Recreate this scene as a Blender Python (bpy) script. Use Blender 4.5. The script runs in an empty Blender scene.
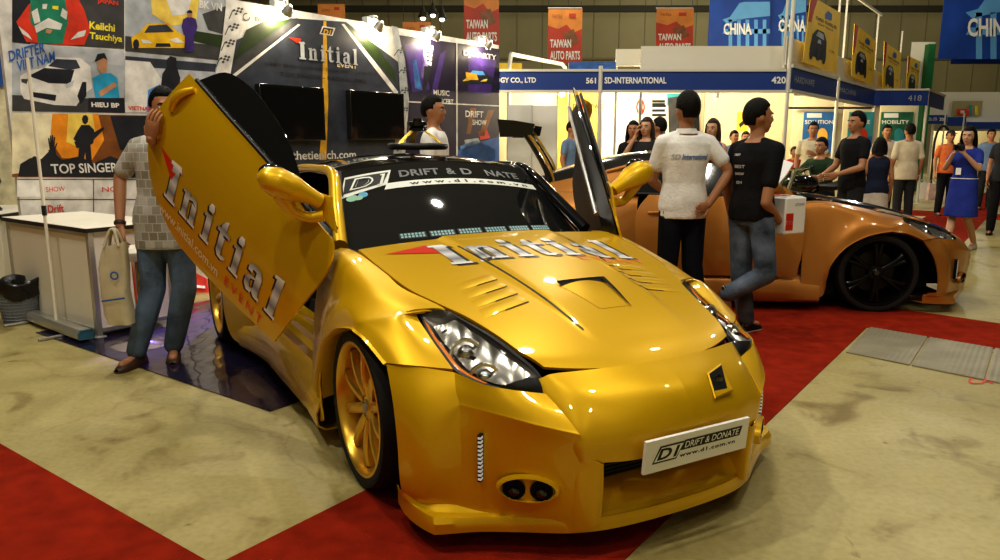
import bpy, bmesh, math, random
import numpy as np
from math import sin, cos, pi, radians, atan2, sqrt, hypot
from mathutils import Vector, Matrix, Euler
random.seed(7)
SC = bpy.context.scene
COL = SC.collection
# ---------------------------------------------------------------- camera (a step in front of the gold car, eye height 1.38 m)
F, HOR, CH = 748., 142., 1.378
PITCH = atan2(280 - HOR, F)
CAMO = np.array([0, 0, CH])
def ray(px, py):
    a = (px - 500) / F; b = (280 - py) / F
    return np.array([a, cos(PITCH) + b * sin(PITCH), -sin(PITCH) + b * cos(PITCH)])
def gp(px, py, z=0.):
    r = ray(px, py); return CAMO + r * ((z - CH) / r[2])
def at(px, py, Y):
    r = ray(px, py); return CAMO + r * (Y / r[1])
BD = np.array([.593, .805, 0]); AD = np.array([-.805, .593, 0])      # the two directions of the hall grid
def on_line(px, py, P, D=BD):
    """point of the upright plane through P along D that stands at that place"""
    r = ray(px, py); n = np.array([D[1], -D[0], 0])
    t = n.dot(np.array(P) - CAMO) / n.dot(r)
    return CAMO + r * t
# ---------------------------------------------------------------- materials
MATS = {}
def mat(name, col, rough=.5, metal=0., coat=0., emit=0., var=0., vscale=6., bump=0., bscale=40., alpha=1., ecol=None, trans=0., spec=.5, ior=1.45):
    if name in MATS: return name
    m = bpy.data.materials.new(name); m.use_nodes = True
    n = m.node_tree.nodes; l = m.node_tree.links; b = n['Principled BSDF']
    c = (*col, 1)
    b.inputs['Base Color'].default_value = c
    b.inputs['Roughness'].default_value = rough; b.inputs['Metallic'].default_value = metal
    b.inputs['Coat Weight'].default_value = coat; b.inputs['Coat Roughness'].default_value = .04
    b.inputs['Specular IOR Level'].default_value = spec; b.inputs['IOR'].default_value = ior
    b.inputs['Transmission Weight'].default_value = trans; b.inputs['Alpha'].default_value = alpha
    if emit: b.inputs['Emission Color'].default_value = (*(ecol or col), 1); b.inputs['Emission Strength'].default_value = emit
    if var or bump:
        tc = n.new('ShaderNodeTexCoord')
        if var:
            t = n.new('ShaderNodeTexNoise'); t.inputs['Scale'].default_value = vscale; t.inputs['Detail'].default_value = 5
            l.new(tc.outputs['Object'], t.inputs['Vector'])
            r = n.new('ShaderNodeValToRGB'); r.color_ramp.elements[0].position = .3; r.color_ramp.elements[1].position = .7
            r.color_ramp.elements[0].color = (*[max(0, x * (1 - var)) for x in col], 1)
            r.color_ramp.elements[1].color = (*[min(1, x * (1 + var)) for x in col], 1)
            l.new(t.outputs['Fac'], r.inputs['Fac']); l.new(r.outputs['Color'], b.inputs['Base Color'])
        if bump:
            t = n.new('ShaderNodeTexNoise'); t.inputs['Scale'].default_value = bscale; t.inputs['Detail'].default_value = 4
            l.new(tc.outputs['Object'], t.inputs['Vector'])
            bm = n.new('ShaderNodeBump'); bm.inputs['Strength'].default_value = bump; bm.inputs['Distance'].default_value = .02
            l.new(t.outputs['Fac'], bm.inputs['Height']); l.new(bm.outputs['Normal'], b.inputs['Normal'])
    MATS[name] = m
    return name
def ramp_mat(name, stops, rough=.35, metal=0., axis='Y', coord='UV', emit=0.):
    """colour runs along one axis of the uv (or generated) space"""
    if name in MATS: return name
    m = bpy.data.materials.new(name); m.use_nodes = True
    n = m.node_tree.nodes; l = m.node_tree.links; b = n['Principled BSDF']
    tc = n.new('ShaderNodeTexCoord'); s = n.new('ShaderNodeSeparateXYZ'); r = n.new('ShaderNodeValToRGB')
    l.new(tc.outputs[coord], s.inputs[0]); l.new(s.outputs[axis], r.inputs['Fac'])
    e = r.color_ramp.elements
    while len(e) < len(stops): e.new(.5)
    for k, (p, c) in enumerate(stops): e[k].position = p; e[k].color = (*c, 1)
    l.new(r.outputs['Color'], b.inputs['Base Color'])
    b.inputs['Roughness'].default_value = rough; b.inputs['Metallic'].default_value = metal
    if emit: l.new(r.outputs['Color'], b.inputs['Emission Color']); b.inputs['Emission Strength'].default_value = emit
    MATS[name] = m
    return name
def smin(a, b): return a if a < b else b
# ---------------------------------------------------------------- mesh builder
def catmull(P, n):
    """n points on a smooth curve through the points P (end tangents extrapolated)"""
    P = np.array(P, float)
    if len(P) == 2:
        t = np.linspace(0, 1, n)[:, None]; return P[0] * (1 - t) + P[1] * t
    Q = np.vstack([2 * P[0] - P[1], P, 2 * P[-1] - P[-2]])
    u = np.linspace(0, len(P) - 1, n); i = np.minimum(u.astype(int), len(P) - 2); t = (u - i)[:, None]
    a, b, c, d = Q[i], Q[i + 1], Q[i + 2], Q[i + 3]
    return .5 * ((2 * b) + (c - a) * t + (2 * a - 5 * b + 4 * c - d) * t * t + (3 * b - a - 3 * c + d) * t ** 3)
def surf(rows, nu, nv):
    """smooth grid through a net of control points"""
    A = np.array([catmull(r, nv) for r in rows])
    return np.array([catmull(A[:, j], nu) for j in range(nv)]).transpose(1, 0, 2)
def coons(top, bottom, left, right, nu, nv):
    """top/bottom run u, left/right run v (top to bottom)"""
    T = catmull(top, nu); B = catmull(bottom, nu); L = catmull(left, nv); R = catmull(right, nv)
    u = np.linspace(0, 1, nu)[:, None, None]; v = np.linspace(0, 1, nv)[None, :, None]
    return ((1 - v) * T[:, None] + v * B[:, None] + (1 - u) * L[None] + u * R[None]
            - ((1 - u) * (1 - v) * T[0] + u * (1 - v) * T[-1] + (1 - u) * v * B[0] + u * v * B[-1]))
class MB:
    def __init__(s): s.v = []; s.f = []; s.m = []; s.mats = []; s.uv = {}
    def mi(s, m):
        if m not in s.mats: s.mats.append(m)
        return s.mats.index(m)
    def add(s, V, Fs, m, uv=None):
        o = len(s.v); k = s.mi(m)
        s.v += [tuple(map(float, p)) for p in V]
        if uv is not None:
            for i, q in enumerate(uv): s.uv[o + i] = (float(q[0]), float(q[1]))
        for f in Fs: s.f.append(tuple(o + i for i in f)); s.m.append(k)
        return s
    def grid(s, G, m, flip=False, closeu=False, closev=False):
        G = np.asarray(G); nu, nv = G.shape[:2]; fs = []
        for i in range(nu if closeu else nu - 1):
            for j in range(nv if closev else nv - 1):
                a = i * nv + j; b = ((i + 1) % nu) * nv + j; c = ((i + 1) % nu) * nv + (j + 1) % nv; d = i * nv + (j + 1) % nv
                fs.append((a, d, c, b) if flip else (a, b, c, d))
        return s.add(G.reshape(-1, 3), fs, m)
    def sheet(s, G, t, m, flip=False):
        """a grid with thickness t inwards and a closed rim"""
        G = np.asarray(G, float)
        du = np.gradient(G, axis=0); dv = np.gradient(G, axis=1)
        n = np.cross(du, dv); n /= (np.linalg.norm(n, axis=2, keepdims=True) + 1e-9)
        if flip: n = -n
        I = G - n * t
        s.grid(G, m, flip); s.grid(I, m, not flip)
        nu, nv = G.shape[:2]
        for A, B, fl in ((G[0], I[0], 0), (G[-1], I[-1], 1), (G[:, 0], I[:, 0], 1), (G[:, -1], I[:, -1], 0)):
            s.grid(np.array([A, B]), m, bool(fl) != flip)
        return s
    def box(s, c, d, m, R=None, taper=1.):
        x, y, z = d[0] / 2, d[1] / 2, d[2] / 2; V = []
        for k in (-1, 1):
            q = 1 if k < 0 else taper
            V += [(-x * q, -y * q, k * z), (x * q, -y * q, k * z), (x * q, y * q, k * z), (-x * q, y * q, k * z)]
        V = np.array(V)
        if R is not None: V = V @ np.array(R).T
        return s.add(V + np.array(c), [(3, 2, 1, 0), (4, 5, 6, 7), (0, 1, 5, 4), (1, 2, 6, 5), (2, 3, 7, 6), (3, 0, 4, 7)], m)
    def hbox(s, P, a, b, z0, z1, m, D=BD):
        """upright box: corner P, runs a along D and b along its left normal"""
        D = np.array(D); N = np.array([-D[1], D[0], 0]); P = np.array([P[0], P[1], 0.])
        V = [P + D * i + N * j + np.array([0, 0, z]) for z in (z0, z1) for i, j in ((0, 0), (a, 0), (a, b), (0, b))]
        return s.add(V, [(3, 2, 1, 0), (4, 5, 6, 7), (0, 1, 5, 4), (1, 2, 6, 5), (2, 3, 7, 6), (3, 0, 4, 7)], m)
    def tube(s, P, r, m, n=10, cap=True, flat=1., smooth=0):
        P = np.array(P, float)
        if smooth: P = catmull(P, smooth)
        rr = np.interp(np.linspace(0, 1, len(P)), np.linspace(0, 1, len(r)), r) if np.ndim(r) else np.full(len(P), r)
        T = np.gradient(P, axis=0); T /= np.linalg.norm(T, axis=1, keepdims=True) + 1e-9
        a = np.array([0, 0, 1.]) if abs(T[0][2]) < .9 else np.array([1., 0, 0])
        G = []
        for i in range(len(P)):
            a = a - T[i] * a.dot(T[i]); a /= np.linalg.norm(a) + 1e-9; b = np.cross(T[i], a)
            G.append([P[i] + rr[i] * (a * flat * cos(w) + b * sin(w)) for w in np.linspace(0, 2 * pi, n, endpoint=False)])
        o = len(s.v); s.grid(np.array(G), m, closev=True)
        if cap: k = len(P); s.f += [tuple(o + j for j in range(n))[::-1], tuple(o + (k - 1) * n + j for j in range(n))]; s.m += [s.mi(m)] * 2
        return s
    def lathe(s, prof, m, c=(0, 0, 0), axis=(0, 0, 1), n=24, close=False, sx=1., sy=1.):
        ax = np.array(axis, float); ax /= np.linalg.norm(ax)
        a = np.cross(ax, (0, 0, 1.) if abs(ax[2]) < .9 else (1., 0, 0)); a /= np.linalg.norm(a); b = np.cross(ax, a)
        G = np.array([[np.array(c) + ax * h + r * (a * sx * cos(w) + b * sy * sin(w)) for w in np.linspace(0, 2 * pi, n, endpoint=False)] for r, h in prof])
        return s.grid(G, m, closev=True, closeu=close)
    def ell(s, c, r, m, n=12, R=None):
        G = np.array([[(cos(w) * sin(t), sin(w) * sin(t), cos(t)) for w in np.linspace(0, 2 * pi, n * 2, endpoint=False)] for t in np.linspace(.02, pi - .02, n)]) * np.array(r)
        if R is not None: G = G @ np.array(R).T
        o = len(s.v); s.grid(G + np.array(c), m, closev=True, flip=True)
        k = 2 * n; s.f += [tuple(o + j for j in range(k)), tuple(o + (n - 1) * k + j for j in range(k))[::-1]]; s.m += [s.mi(m)] * 2
        return s
    def poly(s, P, m, uv=None): return s.add(P, [tuple(range(len(P)))], m, uv)
    def build(s, name, parent=None, bevel=0., smooth=40., mods=(), loc=None, rz=0., seg=2):
        me = bpy.data.meshes.new(name); me.from_pydata(s.v, [], s.f)
        for m in s.mats: me.materials.append(MATS[m])
        me.polygons.foreach_set('material_index', s.m)
        if s.uv:
            L = me.uv_layers.new(name='UVMap'); vi = np.zeros(len(me.loops), int); me.loops.foreach_get('vertex_index', vi)
            L.data.foreach_set('uv', np.array([s.uv.get(i, (0, 0)) for i in vi]).ravel())
        me.validate(); me.update()
        if smooth: me.shade_smooth(); me.set_sharp_from_angle(angle=radians(smooth))
        o = bpy.data.objects.new(name, me); COL.objects.link(o)
        if parent is not None: o.parent = parent
        if loc is not None: o.location = loc
        if rz: o.rotation_euler = (0, 0, rz)
        if bevel:
            b = o.modifiers.new('bevel', 'BEVEL'); b.width = bevel; b.segments = seg; b.limit_method = 'ANGLE'; b.angle_limit = radians(50)
        return o
def tag(o, label=None, cat=None, group=None, kind=None):
    for k, x in (('label', label), ('category', cat), ('group', group), ('kind', kind)):
        if x: o[k] = x
    return o
def empty(name, loc=(0, 0, 0), rz=0., label=None, cat=None, group=None):
    o = bpy.data.objects.new(name, None); COL.objects.link(o); o.location = loc; o.rotation_euler = (0, 0, rz); o.empty_display_size = .1
    return tag(o, label, cat, group)
def mirror(o, name=None):
    """the same part on the other side of the parent (its y turned round)"""
    me = o.data.copy(); n = len(me.vertices); c = np.zeros(n * 3); me.vertices.foreach_get('co', c); c[1::3] *= -1; me.vertices.foreach_set('co', c)
    me.flip_normals(); me.update()
    p = bpy.data.objects.new(name or o.name.split('.')[0], me); COL.objects.link(p); p.parent = o.parent
    for md in o.modifiers:
        if md.type == 'BEVEL':
            b = p.modifiers.new('bevel', 'BEVEL'); b.width = md.width; b.segments = md.segments; b.limit_method = 'ANGLE'; b.angle_limit = md.angle_limit
    return p
# ---------------------------------------------------------------- lettering
_TX = {}
def text_geo(s, shear=0., space=1., bold=0.):
    k = (s, shear, space, bold)
    if k not in _TX:
        c = bpy.data.curves.new('lettering', 'FONT'); c.body = s; c.size = 1; c.shear = shear; c.space_character = space; c.offset = bold; c.resolution_u = 3
        c.fill_mode = 'FRONT'
        o = bpy.data.objects.new('lettering', c); COL.objects.link(o)
        dg = bpy.context.evaluated_depsgraph_get(); ev = o.evaluated_get(dg); me = ev.to_mesh()
        V = np.array([v.co[:2] for v in me.vertices]).reshape(-1, 2); Fs = [tuple(p.vertices) for p in me.polygons]
        ev.to_mesh_clear(); bpy.data.objects.remove(o); bpy.data.curves.remove(c)
        V = V - V.min(0); V = V / max(V[:, 0].max(), 1e-6) * 1.0 if False else V
        _TX[k] = (V, Fs)
    return _TX[k]
def put_text(mb, s, f, m, u0, v0, w, h, shear=0., bold=0., space=1.):
    """lettering filling the box (u0,v0,w,h) of the surface f(u,v)"""
    V, Fs = text_geo(s, shear, space, bold)
    if not len(V): return
    X = (V - V.min(0)) / (V.max(0) - V.min(0) + 1e-9)
    mb.add([f(u0 + w * a, v0 + h * b) for a, b in X], Fs, m, uv=X)
def put_poly(mb, P, f, m): mb.add([f(a, b) for a, b in P], [tuple(range(len(P)))], m, uv=P)
def put_rect(mb, f, m, u0, v0, w, h): put_poly(mb, [(u0, v0), (u0 + w, v0), (u0 + w, v0 + h), (u0, v0 + h)], f, m)
# heavy narrow serif letters of the car's own word mark: x, y boxes and slanted pieces per letter
GL = {'I': ([[(.15, .08), (.6, .08), (.6, .92), (.15, .92)], [(0, 0), (.75, 0), (.75, .09), (0, .09)], [(0, .91), (.75, .91), (.6, 1.04), (0, 1)]], .85),
      'n': ([[(.1, .07), (.4, .07), (.4, .72), (.1, .66)], [(0, 0), (.5, 0), (.5, .08), (0, .08)], [(0, .62), (.4, .68), (.4, .74), (0, .7)], [(.62, .07), (.92, .07), (.92, .5), (.62, .56)],
             [(.4, .56), (.62, .6), (.92, .5), (.84, .68), (.64, .73), (.4, .64)], [(.54, 0), (1.02, 0), (1.02, .08), (.54, .08)]], 1.12),
      'i': ([[(.12, .07), (.44, .07), (.44, .7), (.12, .66)], [(0, 0), (.56, 0), (.56, .08), (0, .08)], [(0, .62), (.44, .66), (.44, .74), (0, .7)], [(.14, .8), (.4, .8), (.44, .9), (.36, 1), (.18, 1), (.1, .9)]], .66),
      't': ([[(.16, .14), (.46, .1), (.46, .98), (.3, .94), (.16, .8)], [(0, .62), (.72, .62), (.72, .72), (0, .72)], [(.16, .14), (.28, .02), (.56, 0), (.74, .08), (.72, .14), (.46, .1)]], .82),
      'a': ([[(.56, .07), (.88, .04), (.88, .56), (.74, .7), (.5, .74), (.56, .58)], [(.12, .5), (.36, .5), (.36, .6), (.56, .6), (.56, .74), (.28, .72), (.12, .62)],
             [(.08, .12), (.26, 0), (.5, .02), (.56, .12), (.56, .18), (.4, .12), (.34, .2), (.34, .34), (.56, .4), (.56, .46), (.2, .4), (.08, .3)], [(.56, .07), (.7, 0), (1, 0), (1, .08), (.88, .1)]], 1.08),
      'l': ([[(.12, .07), (.46, .07), (.46, 1), (.12, .95)], [(0, 0), (.58, 0), (.58, .08), (0, .08)], [(0, .9), (.46, .95), (.46, 1.03), (0, .98)]], .64)}
def word_mark(mb, f, m, mshadow, u0, v0, w, h, sh=(.012, -.02), lift=.0015, sub=1):
    tot = sum(GL[c][1] for c in 'Initial')
    for mm, du, dv, k in ((mshadow, sh[0], sh[1], 0), (m, 0, 0, 1)):
        x = 0
        for c in 'Initial':
            for P in GL[c][0]:
                q = [(u0 + du + (x + .08 + a * .80 + (b - .5) * .0) / tot * w, v0 + dv + b * h) for a, b in P]
                # cut long pieces across so that they follow a curved panel
                mb.add([f(a, b, lift * (1 + k)) for a, b in q], [tuple(range(len(q)))], mm, uv=[(0, b) for a, b in P])
            x += GL[c][1]
# ================================================================ cars
def paint(name, col, dark):
    if name in MATS: return name
    mat(name, col, rough=.38, metal=.35, coat=.7, spec=.3)
    m = MATS[name]; n = m.node_tree.nodes; l = m.node_tree.links; b = n['Principled BSDF']
    tc = n.new('ShaderNodeTexCoord'); t = n.new('ShaderNodeTexVoronoi'); t.inputs['Scale'].default_value = 900
    l.new(tc.outputs['Object'], t.inputs['Vector'])
    r = n.new('ShaderNodeValToRGB'); r.color_ramp.elements[0].color = (*col, 1); r.color_ramp.elements[1].color = (*dark, 1)
    r.color_ramp.elements[0].position = .2; r.color_ramp.elements[1].position = .95
    l.new(t.outputs['Distance'], r.inputs['Fac']); l.new(r.outputs['Color'], b.inputs['Base Color'])
    b.inputs['Coat Roughness'].default_value = .03
    return name
paint('gold_paint', (.80, .50, .006), (.66, .37, .004))
paint('amber_paint', (.52, .23, .045), (.38, .14, .025))
mat('black_gloss', (.008, .008, .009), .12, coat=1.)
mat('black_plastic', (.012, .012, .012), .45)
mat('black_void', (.004, .004, .004), .9)
mat('dark_trim', (.03, .028, .025), .5)
mat('tyre_rubber', (.012, .012, .012), .75, bump=.1, bscale=90)
mat('gold_rim', (.80, .50, .07), .30, metal=.8)
mat('black_rim', (.015, .014, .013), .25, metal=.6)
mat('chrome', (.75, .75, .74), .12, metal=1.)
mat('steel', (.45, .44, .42), .35, metal=1.)
mat('dark_glass', (.012, .013, .013), .03, spec=1., coat=1.)
mat('lens_glass', (.03, .03, .03), .02, alpha=.07, coat=.5)
mat('amber_lens', (.85, .24, .02), .2, coat=.5, emit=.15)
mat('lamp_chrome', (.62, .60, .54), .22, metal=.85)
mat('lamp_bucket', (.10, .09, .075), .30, metal=.6)
mat('white_print', (.90, .90, .88), .35)
mat('banner_print', (.80, .82, .74), .4)
mat('grey_print', (.16, .17, .17), .4)
mat('red_print', (.62, .03, .01), .4)
mat('orange_print', (.85, .22, .05), .4)
mat('black_print', (.01, .01, .01), .4)
mat('event_print', (.80, .06, .012), .4)
mat('cream_print', (.85, .74, .50), .4)
mat('green_sticker', (.30, .55, .40), .4); mat('blue_sticker', (.12, .40, .62), .4)
mat('led_cyan', (.25, .42, .42), .3, emit=.25)
mat('led_white', (.6, .6, .55), .3, emit=.3)
ramp_mat('chrome_print', [(0, (.85, .84, .82)), (.25, (.22, .22, .23)), (.5, (.72, .72, .72)), (.72, (.30, .30, .31)), (1, (.92, .92, .90))], .35)
ZC = [-.0255, -.02766, -.08705, -.18182, .85466]
def hood_z(x, y):
    z = np.polyval(ZC, x) - (.075 + .125 * x) * y * y
    yb = .29 - .08 * (x + .15); s = min(1, max(0, (yb + .012 - abs(y - .045)) / .024)); s = s * s * (3 - 2 * s)
    return z + .013 * s * min(1, max(0, (.68 - x) / .3))
def hood_f(a, b, lift=.002):            # a across (to the car's left), b backwards
    return (-b, a, hood_z(-b, a) + lift)
def ws_pt(u, v, lift=.0):
    b = np.array([-.58 - .14 * u * u, .68 * u, .915 - .03 * u * u]); t = np.array([-1.17 + .075 * u * u, .57 * u, 1.275 - .052 * u * u])
    p = b + (t - b) * v; bul = .02 * v * (1 - v) * 4 * (1 - u * u)
    return p + np.array([.52, 0, .85]) * (bul + lift)
def door_y(z): return .885 - (.5 if z > .5 else .25) * (z - .5) ** 2
def make_wheel(parent, x, y, side, r, w, rim_r, rimm, nsp):
    """side: +1 car's left, -1 its right; y is the outer face"""
    wl = MB(); o = y * side
    t = MB(); h = [(rim_r - .012, 0), (rim_r + .004, .004), (r - .028, .010), (r - .014, .006), (r - .002, -.02), (r, -.06), (r, -w + .06), (r - .002, -w + .02), (r - .014, -w - .006), (r - .028, -w - .012), (rim_r, -w)]
    t.lathe(h, 'tyre_rubber', (x, o, r), (0, side, 0), 56)
    for k in (-.085, -.115, -.145): t.lathe([(r + .0008, k), (r + .0008, k - .006)], 'black_void', (x, o, r), (0, side, 0), 48)
    m = MB()
    m.lathe([(rim_r - .004, -.002), (rim_r, .004), (rim_r - .010, .006), (rim_r - .018, -.004), (rim_r - .022, -.03), (rim_r - .030, -.065), (rim_r - .036, -.10), (rim_r - .045, -w + .01)], rimm, (x, o, r), (0, side, 0), 56)
    m.lathe([(.0, -.034), (.028, -.034), (.034, -.040), (.036, -.04), (.058, -.042), (.066, -.052), (.066, -.10), (0, -.10)], rimm, (x, o, r), (0, side, 0), 28)
    m.lathe([(.0, -.028), (.020, -.028), (.026, -.036)], 'steel' if rimm == 'gold_rim' else 'black_gloss', (x, o, r), (0, side, 0), 20)
    for k in range(5):
        a = k * 2 * pi / 5 + .3; m.lathe([(0, -.048), (.008, -.048), (.009, -.06)], 'steel', (x + .046 * cos(a), o, r + .046 * sin(a)), (0, side, 0), 8)
    R0 = rim_r - .03
    for k in range(nsp):
        a = (k + .5) * 2 * pi / nsp
        for dv in ((0,) if nsp > 8 else (-.11, .11)):
            G = []
            for q in np.linspace(0, 1, 7):
                rr = .05 + (R0 - .05) * q; aa = a + dv * (.35 + .65 * q); wd = .026 - .007 * q if nsp > 8 else .017
                if q > .85: wd += .008 * (q - .85) / .15
                dp = -.046 + .010 * sin(q * pi) + .012 * q
                ex = np.array([cos(aa), 0, sin(aa)]); et = np.array([-sin(aa), 0, cos(aa)]); en = np.array([0, side, 0])
                c = np.array([x, o, r]) + ex * rr + en * dp
                G.append([c - et * wd - en * .03, c - et * wd * .9, c - et * wd * .45 + en * .008, c + et * wd * .45 + en * .008, c + et * wd * .9, c + et * wd - en * .03])
            m.grid(np.array(G), rimm, flip=side > 0, closev=True)
    d = MB(); d.lathe([(.05, -.125), (.17, -.125), (.172, -.13), (.17, -.15), (.05, -.15)], 'steel' if rimm == 'gold_rim' else 'dark_trim', (x, o, r), (0, side, 0), 40)
    d.lathe([(0, -w + .02), (rim_r - .04, -w + .02)], 'black_void', (x, o, r), (0, side, 0), 32)
    root = empty('wheel', (0, 0, 0)); root.parent = parent
    t.build('tyre', root, smooth=35); m.build('rim', root, smooth=35); d.build('brake_disc', root, smooth=35)
    return root
def make_car(loc, rz, P, label, gold):
    root = empty('sports_car', loc, rz, label, 'car')
    HM, RM = (P, 'black_gloss') if gold else ('black_gloss', 'black_gloss')
    # ---- hood
    e = [(-.42, .69), (-.21, .68), (.05, .652), (.22, .594), (.36, .538), (.50, .496), (.61, .468), (.71, .425)]
    E = catmull([(a, b, 0) for a, b in e], 44); C = catmull([(-.485, 0, 0), (.0, 0, 0), (.5, 0, 0), (.818, 0, 0)], 44)
    G = np.zeros((44, 61, 3))
    for i in range(44):
        for j, s in enumerate(np.linspace(-1, 1, 61)):
            a = abs(s); k = i / 43
            x = C[i][0] + (E[i][0] - C[i][0]) * (a ** 2 * (1 - k) + k * a ** 2.2); y = E[i][1] * s
            z = hood_z(x, y); q = max(0, (k - .9) / .1); z -= .008 * q * q
            G[i, j] = (x, y, z)
    m = MB(); m.sheet(G, .014, HM)
    if gold:
        f = lambda a, b, l=.002: hood_f(a + .045 * 0 + .0, b - .11 * (a + .4) * 1.0, l)
        # word mark across the rear of the hood, red pennant at its start
        put_poly(m, [(-.60, .315), (-.385, .375), (-.36, .245)], lambda a, b: hood_f(a, b, .003), 'red_print')
        word_mark(m, f, 'chrome_print', 'black_print', -.40, .085, .93, .275, sh=(.02, -.014), lift=.002)
        put_text(m, 'EVENT', lambda a, b: f(a, b, .004), 'orange_print', .20, .02, .34, .05, space=1.3)
    hood = m.build('hood', root, smooth=30)
    if gold:
        for sg in (1, -1):                     # louvred vent panel, one each side
            v = MB()
            for k in range(4):
                t0 = k / 4; q = lambda s, t: np.array([.06 + .30 * t + .05 * (1 - s), sg * (.50 - .215 * s - .03 * t * s + .01 * t), 0])
                G = []
                for s in np.linspace(.12, .98, 10):
                    row = []
                    for t, up in ((t0 + .02, .0015), (t0 + .06, .0035), (t0 + .17, .0045), (t0 + .215, .0015)):
                        p = q(s, t); row.append((p[0], p[1], hood_z(p[0], p[1]) + up * min(1, (s - .1) * 4) * min(1, (1.0 - s) * 12 + .1)))
                    G.append(row)
                v.grid(np.array(G), P, flip=sg > 0)
                G = [[(p[0] + d, p[1], hood_z(p[0] + d, p[1]) + .002) for d in (.0, .006)] for p in [q(s, t0 + .215) for s in np.linspace(.5, .98, 8)]]
                v.grid(np.array(G), 'black_void')
            v.build('hood_vent', hood, smooth=50)
        s = MB()                               # thin dark strips drawn over the creases of the raised centre
        for sd in (-1, 1):
            xs_ = np.linspace(-.30, .60 if sd < 0 else .46, 24); yb_ = [.045 + sd * (.29 - .08 * (x + .15)) for x in xs_]
            s.grid(np.array([[(x, y + d, hood_z(x, y + d) + .0022) for d in (-.003, .003)] for x, y in zip(xs_, yb_)]), 'black_plastic')
        s.build('crease_strip', hood, smooth=0)
        s = MB()                               # scoop: black slot with a raised tongue
        def hz(x, y, u=.004): return (x, y, hood_z(x, y) + u)
        s.grid(np.array([[hz(.268 + .006 * j, y, .0055 + .006 * (j == 0)) for j in range(6)] for y in np.linspace(-.085, .15, 14)]), 'black_void')
        s.grid(np.array([[hz(.272 + .245 * t, .15 - .045 * t + d * (1 - t) ** .7, .006 + .006 * (1 - t)) for d in (-.022, .0)] for t in np.linspace(0, 1, 12)]), 'black_void')
        s.grid(np.array([[hz(.30 + .20 * t, -.085 + (.235 - .03) * w + (.05 * t) * (1 - w), .0012 + .014 * (1 - t) ** 1.5 * sin(pi * w)) for w in np.linspace(0, 1, 12)] for t in np.linspace(0, 1, 12)]), P)
        s.build('hood_scoop', hood, smooth=60)
    # ---- black inner shell (engine bay, floor pan, bulkheads), put in to darken the panel gaps
    ch = MB(); ch.box((-.0, 0, .40), (1.0, 1.18, .46), 'black_void'); ch.box((.62, 0, .32), (.30, .80, .30), 'black_void')
    ch.box((-1.6, 0, .17), (2.6, 1.50, .10), 'black_void'); ch.box((-2.85, 0, .42), (.75, 1.3, .5), 'black_void'); ch.box((-2.35, 0, .48), (.55, 1.36, .66), 'black_void'); ch.box((-.44, 0, .70), (.16, 1.34, .30), 'black_void')
    ch.build('chassis', root, smooth=0)
    # ---- fender (right and left)
    cols = [[(-.60, .715, .895), (-.61, .80, .84), (-.61, .855, .55), (-.61, .88, .14)], [(-.48, .71, .902), (-.50, .80, .842), (-.50, .865, .50), (-.44, .885, .13)],
            [(-.36, .70, .893), (-.38, .80, .838), (-.42, .87, .54), (-.42, .895, .26)], [(-.21, .688, .865), (-.25, .80, .82), (-.34, .875, .61), (-.39, .90, .40)],
            [(-.08, .677, .838), (-.11, .79, .80), (-.22, .875, .69), (-.29, .90, .54)], [(.05, .664, .806), (.03, .775, .775), (-.06, .86, .725), (-.13, .89, .635)],
            [(.262, .584, .757), (.19, .71, .753), (.08, .85, .715), (.04, .88, .675)], [(.205, .672, .742), (.21, .765, .733), (.13, .843, .705), (.10, .877, .672)], [(.316, .678, .683), (.30, .755, .69), (.23, .825, .685), (.19, .87, .66)],
            [(.51, .672, .603), (.44, .757, .607), (.385, .812, .607), (.33, .848, .603)]]
    G = surf(cols, 50, 22); f = MB(); f.sheet(G, .012, P)
    arch = catmull([c[3] for c in cols[2:]], 40)
    f.grid(np.array([arch, arch + np.array([0, .012, -.004]), arch * np.array([1, 1, 1]) + np.array([0, -.01, -.018]), arch + np.array([0, -.09, -.0])]), P)
    fe = f.build('front_fender', root, smooth=50); mirror(fe)
    # ---- front bumper : wrap-round side, corner, nose
    b = MB()
    def fold(L):                               # crisp edge at the third point
        L = [np.array(p, float) for p in L]; return L[:2] + [L[1] * .18 + L[2] * .82, L[2], L[2] * .86 + L[3] * .14] + L[3:]
    k0 = fold([(.53, .675, .597), (.57, .69, .55), (.603, .692, .505), (.622, .698, .40), (.634, .70, .22), (.632, .70, .10)])
    side = [[(.33, .848, .598), (.41, .857, .48), (.455, .862, .35), (.47, .860, .20), (.45, .828, .10)], [(.44, .758, .602), (.525, .80, .48), (.565, .812, .35), (.575, .808, .2), (.55, .78, .1)], k0]
    crn = [k0, fold([(.65, .63, .583), (.685, .627, .54), (.725, .614, .497), (.722, .607, .40), (.718, .60, .22), (.715, .598, .10)]),
           fold([(.72, .56, .572), (.77, .545, .53), (.822, .527, .478), (.815, .515, .40), (.808, .505, .22), (.80, .50, .10)]), fold([(.765, .45, .553), (.84, .43, .505), (.912, .412, .452), (.905, .402, .38), (.895, .398, .25), (.885, .395, .10)])]
    nose = [[(.70, .49, .575), (.80, .462, .49), (.865, .445, .42), (.865, .43, .355)], [(.728, .442, .598), (.850, .422, .502), (.913, .405, .437), (.915, .390, .352)], [(.742, .405, .610), (.86, .36, .54), (.935, .345, .44), (.935, .335, .35)], [(.785, .28, .617), (.90, .25, .54), (.965, .25, .45), (.965, .245, .35)],
            [(.818, .12, .622), (.93, .11, .55), (.988, .11, .455), (.985, .105, .352)], [(.826, 0, .624), (.94, 0, .55), (.995, 0, .457), (.99, 0, .353)]]
    Gs = surf(side, 16, 40); Gc = surf(crn, 24, 40); Gn = surf(nose, 30, 20)
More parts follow.
